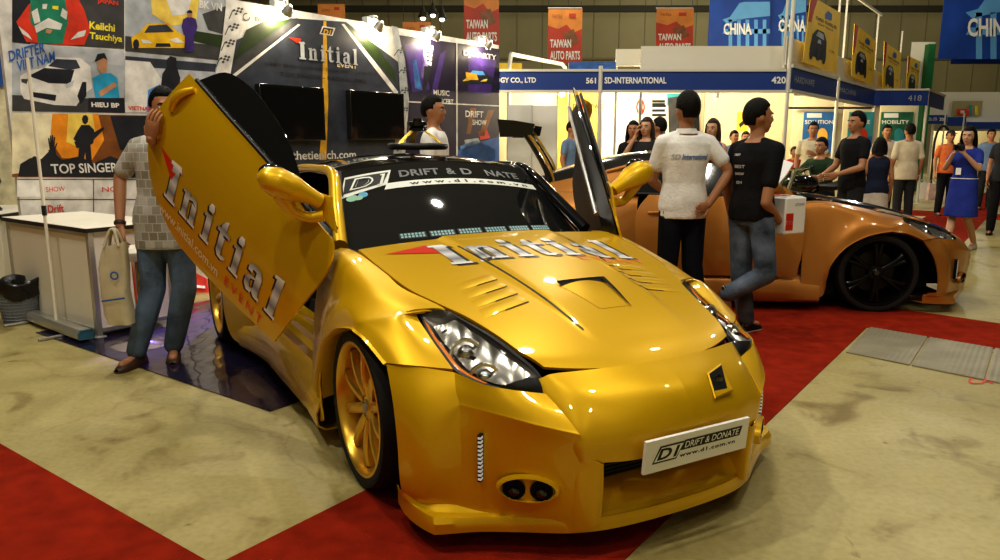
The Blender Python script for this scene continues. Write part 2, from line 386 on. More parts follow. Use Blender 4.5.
    for sg in (1, -1):
        M = np.array([1, sg, 1]); fl = sg < 0
        b.sheet(Gs * M, .01, P, flip=fl); b.sheet(Gc * M, .01, P, flip=fl); b.sheet(Gn * M, .01, P, flip=fl)
        # pillar between the centre opening and the corner, reaching back into the opening
        col = [[(.880, .420, .40), (.876, .42, .27), (.862, .42, .10)], [(.906, .394, .375), (.900, .398, .27), (.886, .395, .10)], [(.945, .345, .35), (.935, .335, .26), (.925, .335, .13)], [(.90, .325, .345), (.88, .315, .26), (.87, .315, .13)], [(.74, .31, .34), (.74, .31, .26), (.74, .31, .13)]]
        b.sheet(surf(col, 18, 12) * M, .006, P, flip=fl)
    # underside lip of the opening, dark mesh, and the tray
    b.grid(np.array([[(x - .13, y * .97, z - .012), (x - .03, y, z - .014), (x, y, z)] for x, y, z in [((.99 - .55 * y * y * 1), y, .352) for y in np.linspace(-.34, .34, 20)]]), P)
    b.grid(np.array([[(.80, y, .35), (.80, y, .20)] for y in np.linspace(-.33, .33, 6)]), 'black_plastic')
    for k in range(9): b.tube([(.805, -.33, .225 + .014 * k), (.805, .33, .225 + .014 * k)], .003, 'dark_trim', 6)
    b.grid(np.array([[(.925 - .25 * y * y, y, .155), (.87, y, .20), (.79, y, .225)] for y in np.linspace(-.335, .335, 14)]), P)
    b.box((.30, 0, .11), (.70, 1.2, .02), 'black_void')
    bump = b.build('front_bumper', root, smooth=35)
    # ---- lip spoiler round the bottom edge
    lp = [(.37, .832, .088), (.45, .842, .086), (.54, .836, .084), (.625, .812, .083), (.645, .79, .083), (.70, .672, .088), (.78, .548, .092), (.865, .42, .095), (.915, .30, .10), (.94, .15, .105), (.945, 0, .105)]
    top = [(.40, .848, .17), (.455, .855, .175), (.50, .838, .17), (.555, .80, .165), (.60, .745, .16), (.67, .63, .155), (.75, .535, .155), (.845, .42, .155), (.895, .30, .155), (.92, .15, .155), (.925, 0, .155)]
    hgt = [.055, .05, .042, .034, .03, .028, .028, .028, .028, .028, .028]
    n = 61; A = catmull(lp, n); T = catmull(top, n); hh = catmull([(k, 0, 0) for k in hgt], n)[:, :1]
    A = np.vstack([A, A[-2::-1] * np.array([1, -1, 1])]); T = np.vstack([T, T[-2::-1] * np.array([1, -1, 1])]); hh = np.vstack([hh, hh[-2::-1]])
    Zu = np.array([0, 0, 1.])
    I = A * np.array([.9, .93, 1]) + np.array([-.03, 0, .005])
    l = MB(); l.grid(np.array([I, A + np.array([0, 0, -.006]), A + Zu * .008, A + Zu * hh, (A + Zu * (hh + .01)) * .8 + T * .2, A * .35 + T * .65 + Zu * .004, T]), P)
    l.build('lip_spoiler', bump, smooth=32)
    for sg in (1, -1):
        v = MB()                                # slim upright intake with a strip of bright cells
        x = lambda y: .636 + (.70 - y) * .93
        yy = .655
        v.box((x(yy) + .006, sg * yy, .34), (.012, .030, .165), 'black_void', R=Matrix.Rotation(-sg * radians(40), 3, 'Z'))
        for k in range(11): v.box((x(yy) + .012, sg * (yy + .004), .268 + k * .0145), (.012, .018, .008), 'led_white', R=Matrix.Rotation(-sg * radians(40), 3, 'Z'))
        v.build('bumper_intake', bump, smooth=0)
        o = MB(); cx, cy = .803, .515           # oval recess with two round holes
        ax = np.array([.79, sg * .61, 0.])
        tx = np.array([-.61, sg * .79, 0.])
        def ring(c, a, bb, m, d, r2, flip=0):
            o.grid(np.array([[np.array(c) + tx * cos(w) * a * q + Zu * sin(w) * bb * q + ax * dd for w in np.linspace(0, 2 * pi, 28)] for q, dd in r2]), m)
        c0 = np.array([.80, sg * .54, .248])
        ring(c0, .098, .043, P, 0, [(1.12, -.012), (1.06, .010), (.96, .012), (.90, -.002), (.0, -.004)])
        for d in (-.046, .046): ring(c0 + tx * d, .036, .034, 'black_void', 0, [(1.08, .006), (1., .010), (.92, .0), (.0, -.002)])
        for d in (-.046, .046): ring(c0 + tx * d - Zu * .010, .022, .02, 'black_gloss', 0, [(1., .002), (.7, .012), (0, .014)])
        o.build('fog_lamp_recess', bump, smooth=50)
    if gold:
        s = MB()                                # square duct beside the badge position
        q = [inv_nose for inv_nose in [(.845, .187, .571), (.835, .295, .583), (.93, .25, .521), (.93, .150, .512)]]
        Q = np.array([(.0, .135, .574), (.0, .243, .584), (.0, .212, .512), (.0, .104, .505)])
        for k in range(4): dd_ = (Gn[:, :, 1] - Q[k][1]) ** 2 + (Gn[:, :, 2] - Q[k][2]) ** 2; Q[k][0] = Gn.reshape(-1, 3)[dd_.argmin()][0] + .017; cc = Q.mean(0); In = cc + (Q - cc) * .88 + np.array([.003, 0, .001])
        s.grid(np.array([[Q[k % 4], In[k % 4], In[k % 4] * .92 + cc * .08 + np.array([-.002, 0, 0])] for k in range(5)]), P)
        s.poly([In[k] for k in range(4)], 'black_void'); s.poly([In[1] * .98 + In[0] * .02 + np.array([.002, 0, .001]), In[2] + np.array([.002, 0, .001]), In[3] + np.array([.002, 0, .001]), In[3] * .75 + In[0] * .25 + np.array([.002, 0, .001]), In[2] * .72 + (In[0] + In[3]) * .14 + np.array([.002, 0, .001])], P)
        s.ell(In.mean(0) + np.array([.0, -.008, .004]), (.004, .022, .020), 'black_gloss', 8)
        s.build('bumper_duct', bump, smooth=0)
        # ---- number board
        pl = MB(); R = Matrix.Rotation(radians(-6), 3, 'Y') @ Matrix.Rotation(radians(3), 3, 'Z')
        cp = np.array([1.012, .0, .372]); ey = np.array([0, 1., 0]); ez = np.array([.09, 0, 1.]); ex = np.array([1, 0, -.09])
        pt = lambda a, bb, d=.0: cp + ey * (a - .5) * .462 + ez * (bb - .5) * .116 + ex * (.006 + d)
        pl.grid(np.array([[pt(a, bb) for bb in (0, 1)] for a in (0, 1)]), 'white_print'); pl.grid(np.array([[pt(a, bb, -.012) for bb in (1, 0)] for a in (0, 1)]), 'white_print')
        ed = [(0, 0), (1, 0), (1, 1), (0, 1), (0, 0)]; pl.grid(np.array([[pt(a, bb, d) for a, bb in ed] for d in (-.012, 0)]), 'white_print')
        g = lambda d: (lambda a, bb: pt(a, bb, d))
        put_poly(pl, [(.13, .78), (.355, .78), (.29, .27), (.065, .27)], g(.001), 'black_print'); put_poly(pl, [(.14, .73), (.345, .73), (.285, .32), (.08, .32)], g(.0016), 'white_print')
        put_text(pl, 'D1', g(.0022), 'black_print', .105, .36, .21, .34, shear=.25, bold=.03)
        put_poly(pl, [(.36, .80), (.93, .80), (.91, .50), (.32, .50)], g(.001), 'black_print'); put_text(pl, 'DRIFT & DONATE', g(.0018), 'white_print', .36, .55, .54, .2, shear=.2, bold=.01)
        put_text(pl, 'www.d1.com.vn', g(.001), 'black_print', .32, .28, .55, .12, bold=.03, space=1.15)
        pl.build('number_board', root, smooth=0)
    # ---- headlamps
    prs = [((.285, .574, .755), (.195, .668, .753)), ((.315, .562, .744), (.25, .672, .722)), ((.385, .535, .725), (.316, .676, .682)), ((.50, .503, .698), (.42, .674, .638)), ((.61, .475, .662), (.51, .670, .604)),
           ((.69, .447, .622), (.64, .637, .586)), ((.735, .44, .585), (.715, .56, .574)), ((.762, .446, .553), (.765, .452, .552))]
    rows = []
    for a, c in prs:
        a, c = np.array(a), np.array(c); md = (a + c) / 2; w = np.linalg.norm(a - c)
        rows.append([a, a * .7 + c * .3 + np.array([.5, .35, .55]) * .13 * w, a * .3 + c * .7 + np.array([.6, .5, .4]) * .13 * w, c])
    Gl = surf(rows, 26, 12); dn = np.array([-.55, -.35, -.75])
    hl = MB(); hl.sheet(Gl, .004, 'lens_glass')
    hl = hl.build('headlight', root, smooth=60)
    bk = MB(); dep = np.sin(np.linspace(0, pi, 26))[:, None, None] * np.sin(np.linspace(0, pi, 12))[None, :, None]
    Gb = Gl + dn * (.006 + .055 * dep); bk.grid(Gb, 'lamp_bucket')
    bk.grid(np.array([[Gb[i, j] + np.array([.003, .002, .004]) + np.array([.004, .002, .003]) * ((i * 7 + j * 5) % 3) for j in range(2, 9)] for i in range(5, 20)]), 'lamp_chrome')
    # dark frame round the edge
    for j in (0, -1): bk.grid(np.array([Gl[:, j] + dn * .004, Gl[:, j] * .9 + Gl[:, 6 if j == 0 else 5] * .1 + dn * .006]), 'black_plastic')
    bk.grid(np.array([Gl[20:, j] + dn * .006 for j in range(12)]), 'black_plastic')
    for i, j, r in ((11, 6, .048), (16, 7, .046), (20, 7, .026), (7, 6, .024)):
        c = Gl[i, j] + dn * .062; ax = np.array([.9, .35, .12])
        bk.lathe([(r * 1.25, .0), (r * 1.2, .014), (r * 1.0, .012), (r * .9, .002)], 'chrome', c, ax, 20); bk.ell(c + ax * .004, (r * .75,) * 3, 'lamp_glass' if 0 else 'chrome', 8)
    bk.build('reflector', hl, smooth=50)
    am = MB(); am.grid(np.array([Gl[1:19, 11] + dn * .007 + np.array([0, 0, .0]), Gl[1:19, 10] * .55 + Gl[1:19, 11] * .45 + dn * .008, Gl[1:19, 9] * .8 + Gl[1:19, 10] * .2 + dn * .02]), 'amber_lens'); am.build('indicator', hl, smooth=60)
    h2 = mirror(hl)
    for c in list(hl.children): mc = mirror(c); mc.parent = h2
    # ---- windshield with banner strip
    w = MB(); w.grid(np.array([[ws_pt(u, v) for v in np.linspace(-.06, 1, 14)] for u in np.linspace(-1, 1, 30)]), 'dark_glass')
    for u0, u1 in ((-1, -.955), (.955, 1)): w.grid(np.array([[ws_pt(u, v, .0015) for v in np.linspace(-.06, 1, 10)] for u in (u0, u1)]), 'black_plastic')
    if gold:
        g = lambda l: (lambda u, v: ws_pt(u, v, l))
        def wpoly(P, l, m):
            for (a, c) in zip(np.linspace(0, 1, 13)[:-1], np.linspace(0, 1, 13)[1:]):
                lo = lambda t: np.array(P[0]) * (1 - t) + np.array(P[1]) * t; hi = lambda t: np.array(P[3]) * (1 - t) + np.array(P[2]) * t
                w.poly([ws_pt(*q, l) for q in (lo(a), lo(c), hi(c), hi(a))], m)
        wpoly([(-.985, .60), (-.56, .685), (-.47, .885), (-.93, .885)], .002, 'banner_print'); wpoly([(-.955, .655), (-.59, .71), (-.505, .855), (-.925, .855)], .003, 'black_print')
        put_text(w, 'D1', g(.004), 'banner_print', -.90, .69, .36, .15, shear=.3, bold=.03)
        put_text(w, 'D1', g(.005), 'black_print', -.875, .705, .30, .115, shear=.3, bold=-.005)
        wpoly([(-.60, .62), (.93, .62), (.93, .70), (-.56, .70)], .002, 'banner_print')
        put_text(w, 'www.d1.com.vn', g(.003), 'black_print', -.36, .64, 1.2, .045, bold=.03, space=1.6)
        for s_, u_, ww in (('DRIFT', -.42, .42), ('&', .06, .09), ('D', .21, .12), ('NATE', .47, .36)):
            put_text(w, s_, g(.003), 'grey_print', u_, .76, ww, .10, shear=.15, bold=.03, space=1.05)
        for u, v, m_, r in ((-.885, .58, 'green_sticker', .05), (-.79, .60, 'blue_sticker', .042), (-.83, .57, 'green_sticker', .035)):
            w.poly([ws_pt(u + r * cos(t), v + r * .85 * sin(t), .0015 if r > .05 else .002) for t in np.linspace(0, 2 * pi, 20)[:-1]], m_)
    wsh = w.build('windshield', root, smooth=60)
    if gold:
        for k in range(6):
            u0 = -.60 + k * .222; d = MB()
            d.grid(np.array([[ws_pt(u, v, .0012) for v in (.012, .075)] for u in np.linspace(u0, u0 + .20, 4)]), 'black_plastic')
            for i in range(7):
                for jv in (.022, .048): d.grid(np.array([[ws_pt(u, v, .002) for v in (jv, jv + .02)] for u in (u0 + .012 + i * .0262, u0 + .030 + i * .0262)]), 'led_cyan')
            d.build('led_bar', wsh, smooth=0)
    # ---- roof, rear glass, hatch
    r = MB(); cr = [[(-1.095, .572, 1.222), (-1.14, .3, 1.262), (-1.168, 0, 1.276)], [(-1.3, .60, 1.238), (-1.32, .3, 1.285), (-1.33, 0, 1.30)], [(-1.6, .607, 1.238), (-1.6, .3, 1.293), (-1.6, 0, 1.31)],
            [(-1.95, .59, 1.20), (-1.95, .3, 1.265), (-1.95, 0, 1.285)], [(-2.28, .56, 1.125), (-2.3, .3, 1.195), (-2.3, 0, 1.22)]]
    Gr = surf(cr, 30, 12); Gr = np.concatenate([Gr, Gr[:, -2::-1] * np.array([1, -1, 1])], axis=1)
    r.sheet(Gr, .03, RM); r.build('roof', root, smooth=60)
    t = MB(); ct = [[(-2.28, .56, 1.125), (-2.3, .3, 1.195), (-2.3, 0, 1.22)], [(-2.65, .555, 1.04), (-2.68, .3, 1.095), (-2.7, 0, 1.11)], [(-3.02, .55, .965), (-3.06, .3, .995), (-3.08, 0, 1.0)]]
    Gt = surf(ct, 16, 12); Gt = np.concatenate([Gt, Gt[:, -2::-1] * np.array([1, -1, 1])], axis=1)
    t.sheet(Gt, .01, 'dark_glass')
    t.build('hatch', root, smooth=50)
    if not gold:                                # tall rear wing on two uprights
        w = MB(); y0, y1 = -.62, .62
        pr = [(-2.86, 1.47), (-2.90, 1.492), (-2.98, 1.50), (-3.08, 1.52), (-3.10, 1.525), (-3.08, 1.50), (-2.98, 1.478), (-2.90, 1.462)]
        w.grid(np.array([[(x, y, z - .05 * (y / .62) ** 2 * 0) for x, z in pr] for y in np.linspace(y0, y1, 9)]), 'black_gloss', closev=True); wg = w.build('rear_wing', root, smooth=40)
        for sg in (-1, 1):
            e_ = MB(); e_.sheet(np.array([[(-2.82, sg * .62, 1.53), (-3.0, sg * .62, 1.56), (-3.14, sg * .62, 1.57)], [(-2.84, sg * .62, 1.44), (-3.0, sg * .62, 1.42), (-3.12, sg * .62, 1.42)]]), .012, 'black_gloss'); e_.build('end_plate', wg, smooth=0)
            u = MB(); u.tube([(-2.68, sg * .46, 1.02), (-2.74, sg * .46, 1.16), (-2.86, sg * .46, 1.36), (-2.95, sg * .46, 1.48)], [.055, .042, .034, .03], 'black_gloss', 10, smooth=14, flat=.6); u.tube([(-2.655, sg * .48, 1.03), (-2.70, sg * .48, 1.17), (-2.82, sg * .48, 1.36), (-2.90, sg * .48, 1.47)], .011, 'gold_rim', 8, smooth=14); u.build('wing_upright', wg, smooth=50)
    d = MB(); ded = [[(-3.02, .57, .963), (-3.07, .3, .992), (-3.09, 0, .997)], [(-3.15, .58, .945), (-3.22, .3, .965), (-3.25, 0, .97)], [(-3.28, .58, .925), (-3.36, .3, .935), (-3.39, 0, .94)], [(-3.31, .60, .80), (-3.41, .3, .80), (-3.44, 0, .80)], [(-3.30, .66, .5), (-3.44, .3, .5), (-3.47, 0, .5)], [(-3.26, .70, .17), (-3.38, .3, .17), (-3.42, 0, .17)]]
    Gd = surf(ded, 20, 10); Gd = np.concatenate([Gd, Gd[:, -2::-1] * np.array([1, -1, 1])], axis=1); d.sheet(Gd, .01, P)
    d.build('rear_bumper', root, smooth=50)
    # ---- rear fender with wide arch and pillar up to the roof
    q = [[(-1.93, .742, .94), (-1.95, .82, .86), (-1.94, .88, .55), (-1.93, .90, .12)], [(-2.13, .742, .95), (-2.15, .86, .86), (-2.15, .95, .55), (-2.18, .97, .12)], [(-2.28, .733, .955), (-2.28, .88, .85), (-2.27, .975, .60), (-2.27, 1.0, .26)],
         [(-2.40, .72, .96), (-2.40, .88, .85), (-2.38, .975, .69), (-2.36, 1.0, .50)], [(-2.66, .70, .96), (-2.66, .87, .86), (-2.67, .97, .77), (-2.67, 1.0, .70)], [(-2.95, .65, .955), (-2.95, .83, .86), (-2.97, .94, .70), (-2.99, .98, .52)],
         [(-3.08, .62, .945), (-3.10, .80, .84), (-3.08, .92, .62), (-3.09, .975, .28)], [(-3.28, .58, .925), (-3.30, .70, .82), (-3.30, .80, .5), (-3.26, .82, .16)]]
    G = surf(q, 40, 18); f = MB(); f.sheet(G, .012, P, flip=True)
    arch = catmull([c[3] for c in q[2:7]], 30); f.grid(np.array([arch, arch + np.array([0, -.10, 0])]), P)
    pil = [[(-2.02, .59, 1.17), (-2.03, .68, 1.06), (-2.05, .742, .945)], [(-2.28, .565, 1.122), (-2.3, .66, 1.04), (-2.3, .732, .957)], [(-2.65, .56, 1.038), (-2.66, .63, .995), (-2.66, .70, .962)], [(-3.04, .555, .963), (-3.05, .59, .957), (-3.06, .63, .948)]]
    f.sheet(surf(pil, 24, 8), .01, P, flip=True)
    rf = f.build('rear_fender', root, smooth=50); mirror(rf)
    # ---- windscreen pillar and roof rail
    a = MB(); rail = catmull([(-.655, .705, .895), (-.88, .647, 1.06), (-1.10, .592, 1.212), (-1.35, .615, 1.236), (-1.65, .62, 1.228), (-1.95, .602, 1.187), (-2.2, .585, 1.125)], 40)
    wd = np.interp(np.linspace(0, 1, 40), [0, .3, .45, 1], [.04, .032, .022, .02])
    a.tube(rail, wd, P, 10); ap = mirror(a.build('windshield_pillar', root, smooth=60))
    pb = [o for o in root.children if o.name.startswith('windshield_pillar')]
    if gold: pb[0].data.materials[0] = MATS['black_gloss']
    # ---- side skirt and door sill
    s = MB(); xs = np.linspace(-.46, -2.12, 26); G = []
    for x in xs:
        k = max(0, (-x - 1.55) / .57); w_ = .07 * k * k; fr = max(0, (x + .72) / .26)
        prof = [(.66, .43), (.70, .42), (.705, .395), (.755, .385), (.762, .355), (.80, .345), (.808, .30), (.845 + w_, .275), (.875 + w_, .235), (.885 + w_ + .02 * fr, .16), (.88 + w_ + .02 * fr, .10), (.86 + w_, .075), (.76, .075)]
        G.append([(x, y, z) for y, z in prof])
    s.sheet(np.array(G), .008, P, flip=True); sk = s.build('side_skirt', root, smooth=35); mirror(sk)
    # ---- doors
    top = [(-1.921, .953), (-1.713, .946), (-1.432, .936), (-1.105, .923), (-.80, .895), (-.64, .885)]; front = [(-.64, .885), (-.601, .856), (-.570, .791), (-.568, .694), (-.612, .491), (-.682, .249)]
    bot = [(-1.841, .312), (-1.639, .19), (-1.412, .165), (-1.04, .20), (-.682, .249)]; rear = [(-1.921, .953), (-1.962, .784), (-1.985, .606), (-1.934, .451), (-1.841, .312)]
    if not gold:
        bot = [(-1.90, .33), (-1.70, .30), (-1.40, .29), (-1.0, .29), (-.655, .29)]; front = [(-.62, .918), (-.60, .87), (-.60, .78), (-.61, .60), (-.625, .44), (-.655, .29)]; top = [(-1.85, .955), (-1.35, .945), (-1.03, .94), (-.76, .93), (-.62, .918)]; rear = [(-1.85, .955), (-1.95, .82), (-1.98, .62), (-1.95, .45), (-1.90, .33)]
    to3 = lambda L: [(a_, 0, b_) for a_, b_ in L]
    Gd = coons(to3(top), to3(bot), to3(rear), to3(front), 40, 26)
    Gd[:, :, 1] = [[door_y(z) for z in row] for row in Gd[:, :, 2]]
    doors = []
    for sg in (1, -1):
        M = np.array([1, sg, 1]); m = MB(); m.sheet(Gd * M, .012, P, flip=sg < 0)
        # inner trim
        cI = Gd.mean((0, 1)); Gi = cI + (Gd - cI) * np.array([.965, 1, .955]); Gi[:, :, 1] = Gd[:, :, 1] - .02 - .075 * np.minimum(1, np.sin(np.linspace(0, pi, 40))[:, None] * 3) * np.minimum(1, np.sin(np.linspace(0, pi, 26))[None] * 3)
        m.grid(Gi * M, 'dark_trim', flip=sg > 0)
        m.tube((Gi[4:-4, 2] + np.array([0, -.03, 0])) * M, .014, 'steel', 8)
        if gold and sg < 0:
            df = lambda a_, b_, l_=.0025: (a_, -(door_y(b_) + l_), b_)
            put_poly(m, [(-1.85, .578), (-1.662, .556), (-1.70, .475)], lambda a_, b_: df(a_, b_, .004), 'red_print')
            slant = lambda a_, b_, l_=.0025: df(a_ + .0 * b_, b_ + .0 * a_, l_)
            word_mark(m, slant, 'chrome_print', 'black_print', -1.745, .358, 1.045, .217, sh=(-.014, -.014), lift=.0025)
            put_text(m, 'www.initial.com.vn', lambda a_, b_: df(a_, b_, .004), 'cream_print', -1.758, .245, .575, .056, bold=.012)
            put_text(m, 'EVENT', lambda a_, b_: df(a_, b_, .004), 'event_print', -1.122, .252, .325, .056, space=1.4)
        d = m.build('door', root, smooth=40)
        if gold:
            Rd = Matrix(((0.7643, -0.4107, 0.4972), (0.3527, 0.9117, 0.2108), (-0.5398, 0.0142, 0.8416))); tt = Vector((.1145, -.0657, .1342)); hg = Vector((-.66, -.85, .6))
            if sg > 0:
                S = Matrix(((1, 0, 0), (0, -1, 0), (0, 0, 1))); Rd = S @ Rd @ S; tt = S @ tt + Vector((0, -.07, 0)); hg = S @ hg
            d.matrix_local = Matrix.Translation(hg + tt) @ Rd.to_4x4() @ Matrix.Translation(-hg)
        # window
        if gold:
            wt = [(-1.86, .955), (-1.76, 1.058), (-1.575, 1.085), (-1.39, 1.071), (-1.202, 1.037), (-1.055, .987), (-.917, .93), (-.80, .885)]; wb = [(-1.86, .95), (-1.6, .938), (-1.4, .93), (-1.2, .922), (-1.0, .91), (-.85, .90), (-.80, .88)]
        else:
            wt = [(-1.98, 1.14), (-1.75, 1.20), (-1.42, 1.225), (-1.15, 1.205), (-.92, 1.06), (-.70, .915)]; wb = [(-2.04, .95), (-1.6, .945), (-1.3, .94), (-1.05, .935), (-.85, .928), (-.70, .915)]
        Gw = np.array([catmull(to3(wt), 30), catmull(to3(wb), 30)]); Gw = np.array([Gw[0] * (1 - k) + Gw[1] * k for k in np.linspace(0, 1, 8)]); Gw[:, :, 1] = .775 - (Gw[:, :, 2] - .93) * .58
        wm = MB(); wm.sheet(Gw * M, .005, 'dark_glass', flip=sg > 0)
        wm.tube(Gw[-1] * M + np.array([0, sg * .012, .004]), .011, 'black_plastic', 8)
        if not gold: wm.tube(Gw[:, 9] * M + np.array([0, sg * .006, .0]), .018, 'black_plastic', 6)
        wm.build('door_window', d, smooth=50)
        hn = MB()                               # vertical grab handle at the rear edge
        hx, hz_ = (-1.82, .865) if gold else (-1.80, .845)
        hp = [(-1.825, .92), (-1.858, .88), (-1.878, .83), (-1.885, .765)] if gold else [(-1.86, .80), (-1.80, .805), (-1.74, .80)]
        L3 = np.array([(a_, (door_y(b_) + (.022 if 0 < i < len(hp) - 1 else .002)) * sg, b_) for i, (a_, b_) in enumerate(hp)])
        hn.tube(L3, [.016, .022, .022, .016] if gold else .012, P, 10, smooth=14); hn.build('door_handle', d, smooth=60)
        # mirror: slim fin housing on a looped arm
        mr = MB(); b0 = np.array([-.76, .80, .945])
        mr.sheet(np.array([[(-.64, .80, .915), (-.74, .785, 1.0), (-.76, .78, 1.02)], [(-.74, .80, .925), (-.80, .79, .98), (-.82, .785, 1.0)], [(-.90, .80, .945), (-.90, .795, .955), (-.90, .79, .96)]]) * M, .012, P, flip=sg < 0)
        # teardrop housing reaching outwards, held by an upper neck and a lower loop
        spine = np.array([(-.79, .795, .975), (-.83, .85, .99), (-.87, .905, 1.0), (-.91, .965, 1.01), (-.935, 1.01, 1.015), (-.945, 1.035, 1.015)])
        mr.tube(spine * M, [.035, .045, .068, .074, .052, .012], P, 16, smooth=18, flat=.85)
        mr.tube(np.array([(-.74, .80, .935), (-.78, .85, .905), (-.83, .90, .915), (-.88, .94, .965)]) * M, [.026, .024, .026, .04], P, 12, smooth=14)
        R = np.array(Euler((0, radians(-8), radians(28) * sg)).to_matrix())
        mr.ell(np.array([-.962, .945 * sg, 1.012]), (.040, .062, .046), 'black_gloss', 12, R=R)
        mr.build('door_mirror', d, smooth=60)
    # ---- wheels
    rimm = 'gold_rim' if gold else 'black_rim'
    for sg in (-1, 1):
        make_wheel(root, 0, .855, sg, .325, .225, .274, rimm, 10 if gold else 6); make_wheel(root, -2.68, .985, sg, .33, .26, .276, rimm, 10 if gold else 6)
    # ---- cabin: dashboard, two seats, steering wheel
    c = MB(); c.grid(surf([[(-.60, y, .86), (-.85, y, .885), (-1.02, y, .85), (-1.08, y, .70), (-1.0, y, .45)] for y in (-.68, 0, .68)], 10, 14), 'black_plastic'); c.build('dashboard', root, smooth=50)
    for sg in (-1, 1):
        s = MB(); y = .36 * sg
        s.sheet(surf([[(-1.25, y + k * .22, .42 + .05 * abs(k)), (-1.5, y + k * .24, .40 + .06 * abs(k)), (-1.74, y + k * .22, .40 + .04 * abs(k))] for k in (-1, -.4, .4, 1)], 10, 10), .10, 'dark_trim', flip=False)
        s.sheet(surf([[(-1.74 - .02 * abs(k), y + k * .24, .42), (-1.84 + .06 * abs(k), y + k * .25, .75), (-1.95 + .02 * abs(k), y + k * .13, 1.06)] for k in (-1, -.4, .4, 1)], 10, 10), .08, 'dark_trim', flip=True)
        s.build('seat', root, smooth=60)
    s = MB(); R = np.array(Matrix.Rotation(radians(65), 3, 'Y'))
    ring = np.array([(-1.13, .36, .84)]) + np.array([(0.17 * cos(w), .17 * sin(w), 0) for w in np.linspace(0, 2 * pi, 25)]) @ R.T
    s.tube(ring, .014, 'black_plastic', 8, cap=False); s.tube([(-1.0, .36, .80), (-1.13, .36, .84)], .03, 'black_plastic')
    for w in (0.3, 2.84, 4.71): s.tube([(-1.12, .36, .84), ring[int(w / (2 * pi) * 24)]], .012, 'black_plastic', 6)
    s.build('steering_wheel', root, smooth=60)
    return root
CTH = radians(29.03); CAR = np.array([.176, 3.27, 0]); CU = np.array([sin(CTH), -cos(CTH), 0]); CL = np.array([cos(CTH), sin(CTH), 0])
def c2w(p): return CAR + CU * p[0] + CL * p[1] + np.array([0, 0, p[2]])
make_car(tuple(CAR), CTH - pi / 2, 'gold_paint', 'gold tuned coupe with both doors swung up and a white number board on its nose', True)
# ================================================================ hall shell
def concrete():
    mat('concrete', (.40, .35, .21), .42); m = MATS['concrete']; n = m.node_tree.nodes; l = m.node_tree.links; b = n['Principled BSDF']
    tc = n.new('ShaderNodeTexCoord')
    def noise(sc, det, dist=0.):
        t = n.new('ShaderNodeTexNoise'); t.inputs['Scale'].default_value = sc; t.inputs['Detail'].default_value = det; t.inputs['Distortion'].default_value = dist; l.new(tc.outputs['Object'], t.inputs['Vector']); return t.outputs['Fac']
    def ramp(f, st):
        r = n.new('ShaderNodeValToRGB'); e = r.color_ramp.elements
        while len(e) < len(st): e.new(.5)
        for k, (p, c) in enumerate(st): e[k].position = p; e[k].color = (*c, 1)
        l.new(f, r.inputs['Fac']); return r.outputs['Color']
    def mul(a, c, fac=1.):
        x = n.new('ShaderNodeMix'); x.data_type = 'RGBA'; x.blend_type = 'MULTIPLY'; x.inputs[0].default_value = fac; l.new(a, x.inputs[6]); l.new(c, x.inputs[7]); return x.outputs[2]
    base = ramp(noise(.9, 6, .4), [(.3, (.37, .31, .115)), (.5, (.45, .385, .165)), (.72, (.52, .45, .22))])
    st = ramp(noise(2.2, 8, 1.2), [(.30, (.50, .44, .34)), (.43, (.93, .92, .9)), (.6, (1, 1, 1))])
    fine = ramp(noise(34, 6), [(.3, (.86, .85, .82)), (.6, (1, 1, 1))])
    spot = ramp(noise(7, 3, .6), [(.22, (.35, .28, .2)), (.30, (1, 1, 1)), (1, (1, 1, 1))])
    v = n.new('ShaderNodeTexVoronoi'); v.feature = 'DISTANCE_TO_EDGE'; v.inputs['Scale'].default_value = .55
    w = n.new('ShaderNodeTexNoise'); w.inputs['Scale'].default_value = 1.6; w.inputs['Detail'].default_value = 6; l.new(tc.outputs['Object'], w.inputs['Vector'])
    mx = n.new('ShaderNodeMix'); mx.data_type = 'RGBA'; mx.inputs[0].default_value = .35; l.new(tc.outputs['Object'], mx.inputs[6]); l.new(w.outputs['Color'], mx.inputs[7]); l.new(mx.outputs[2], v.inputs['Vector'])
    crack = ramp(v.outputs['Distance'], [(.0, (.86, .82, .76)), (.005, (1, 1, 1)), (1, (1, 1, 1))])
    l.new(mul(mul(mul(mul(base, st), fine), spot), crack), b.inputs['Base Color'])
    rr = n.new('ShaderNodeMapRange'); rr.inputs[3].default_value = .30; rr.inputs[4].default_value = .62; l.new(noise(3, 5), rr.inputs[0]); l.new(rr.outputs[0], b.inputs['Roughness'])
concrete()
mat('red_carpet', (.30, .022, .006), .95, var=.22, vscale=9, bump=.5, bscale=260, spec=.15)
mat('hall_wall', (.34, .30, .15), .7, var=.10, vscale=.4)
mat('hall_seam', (.22, .195, .095), .7)
mat('hall_beam', (.06, .055, .035), .8)
mat('hall_ceiling', (.05, .045, .035), .9)
m = MB(); m.grid(np.array([[(-40, -9, 0), (-40, 48, 0)], [(52, -9, 0), (52, 48, 0)]], float), 'concrete'); tag(m.build('floor', smooth=0), kind='structure')
m = MB(); m.box((6, 46, 6.5), (92, .3, 13), 'hall_wall')
for x in np.arange(-38, 52, 1.5): m.box((x, 45.84, 6.5), (.05, .03, 13), 'hall_seam')
m.box((6, 45.7, 9.0), (92, .25, .35), 'hall_beam'); m.box((6, 45.7, 6.2), (92, .2, .12), 'hall_seam')
tag(m.build('wall_back', smooth=0), kind='structure')
for nm, x in (('wall_left', -40), ('wall_right', 52)):
    m = MB(); m.box((x, 19.5, 6.5), (.3, 57, 13), 'hall_wall'); tag(m.build(nm, smooth=0), kind='structure')
m = MB(); m.box((6, -9.15, 6.5), (92, .3, 13), 'hall_wall'); tag(m.build('wall_front', smooth=0), kind='structure')
m = MB(); m.box((6, 19.5, 13.1), (92, 58, .2), 'hall_ceiling')
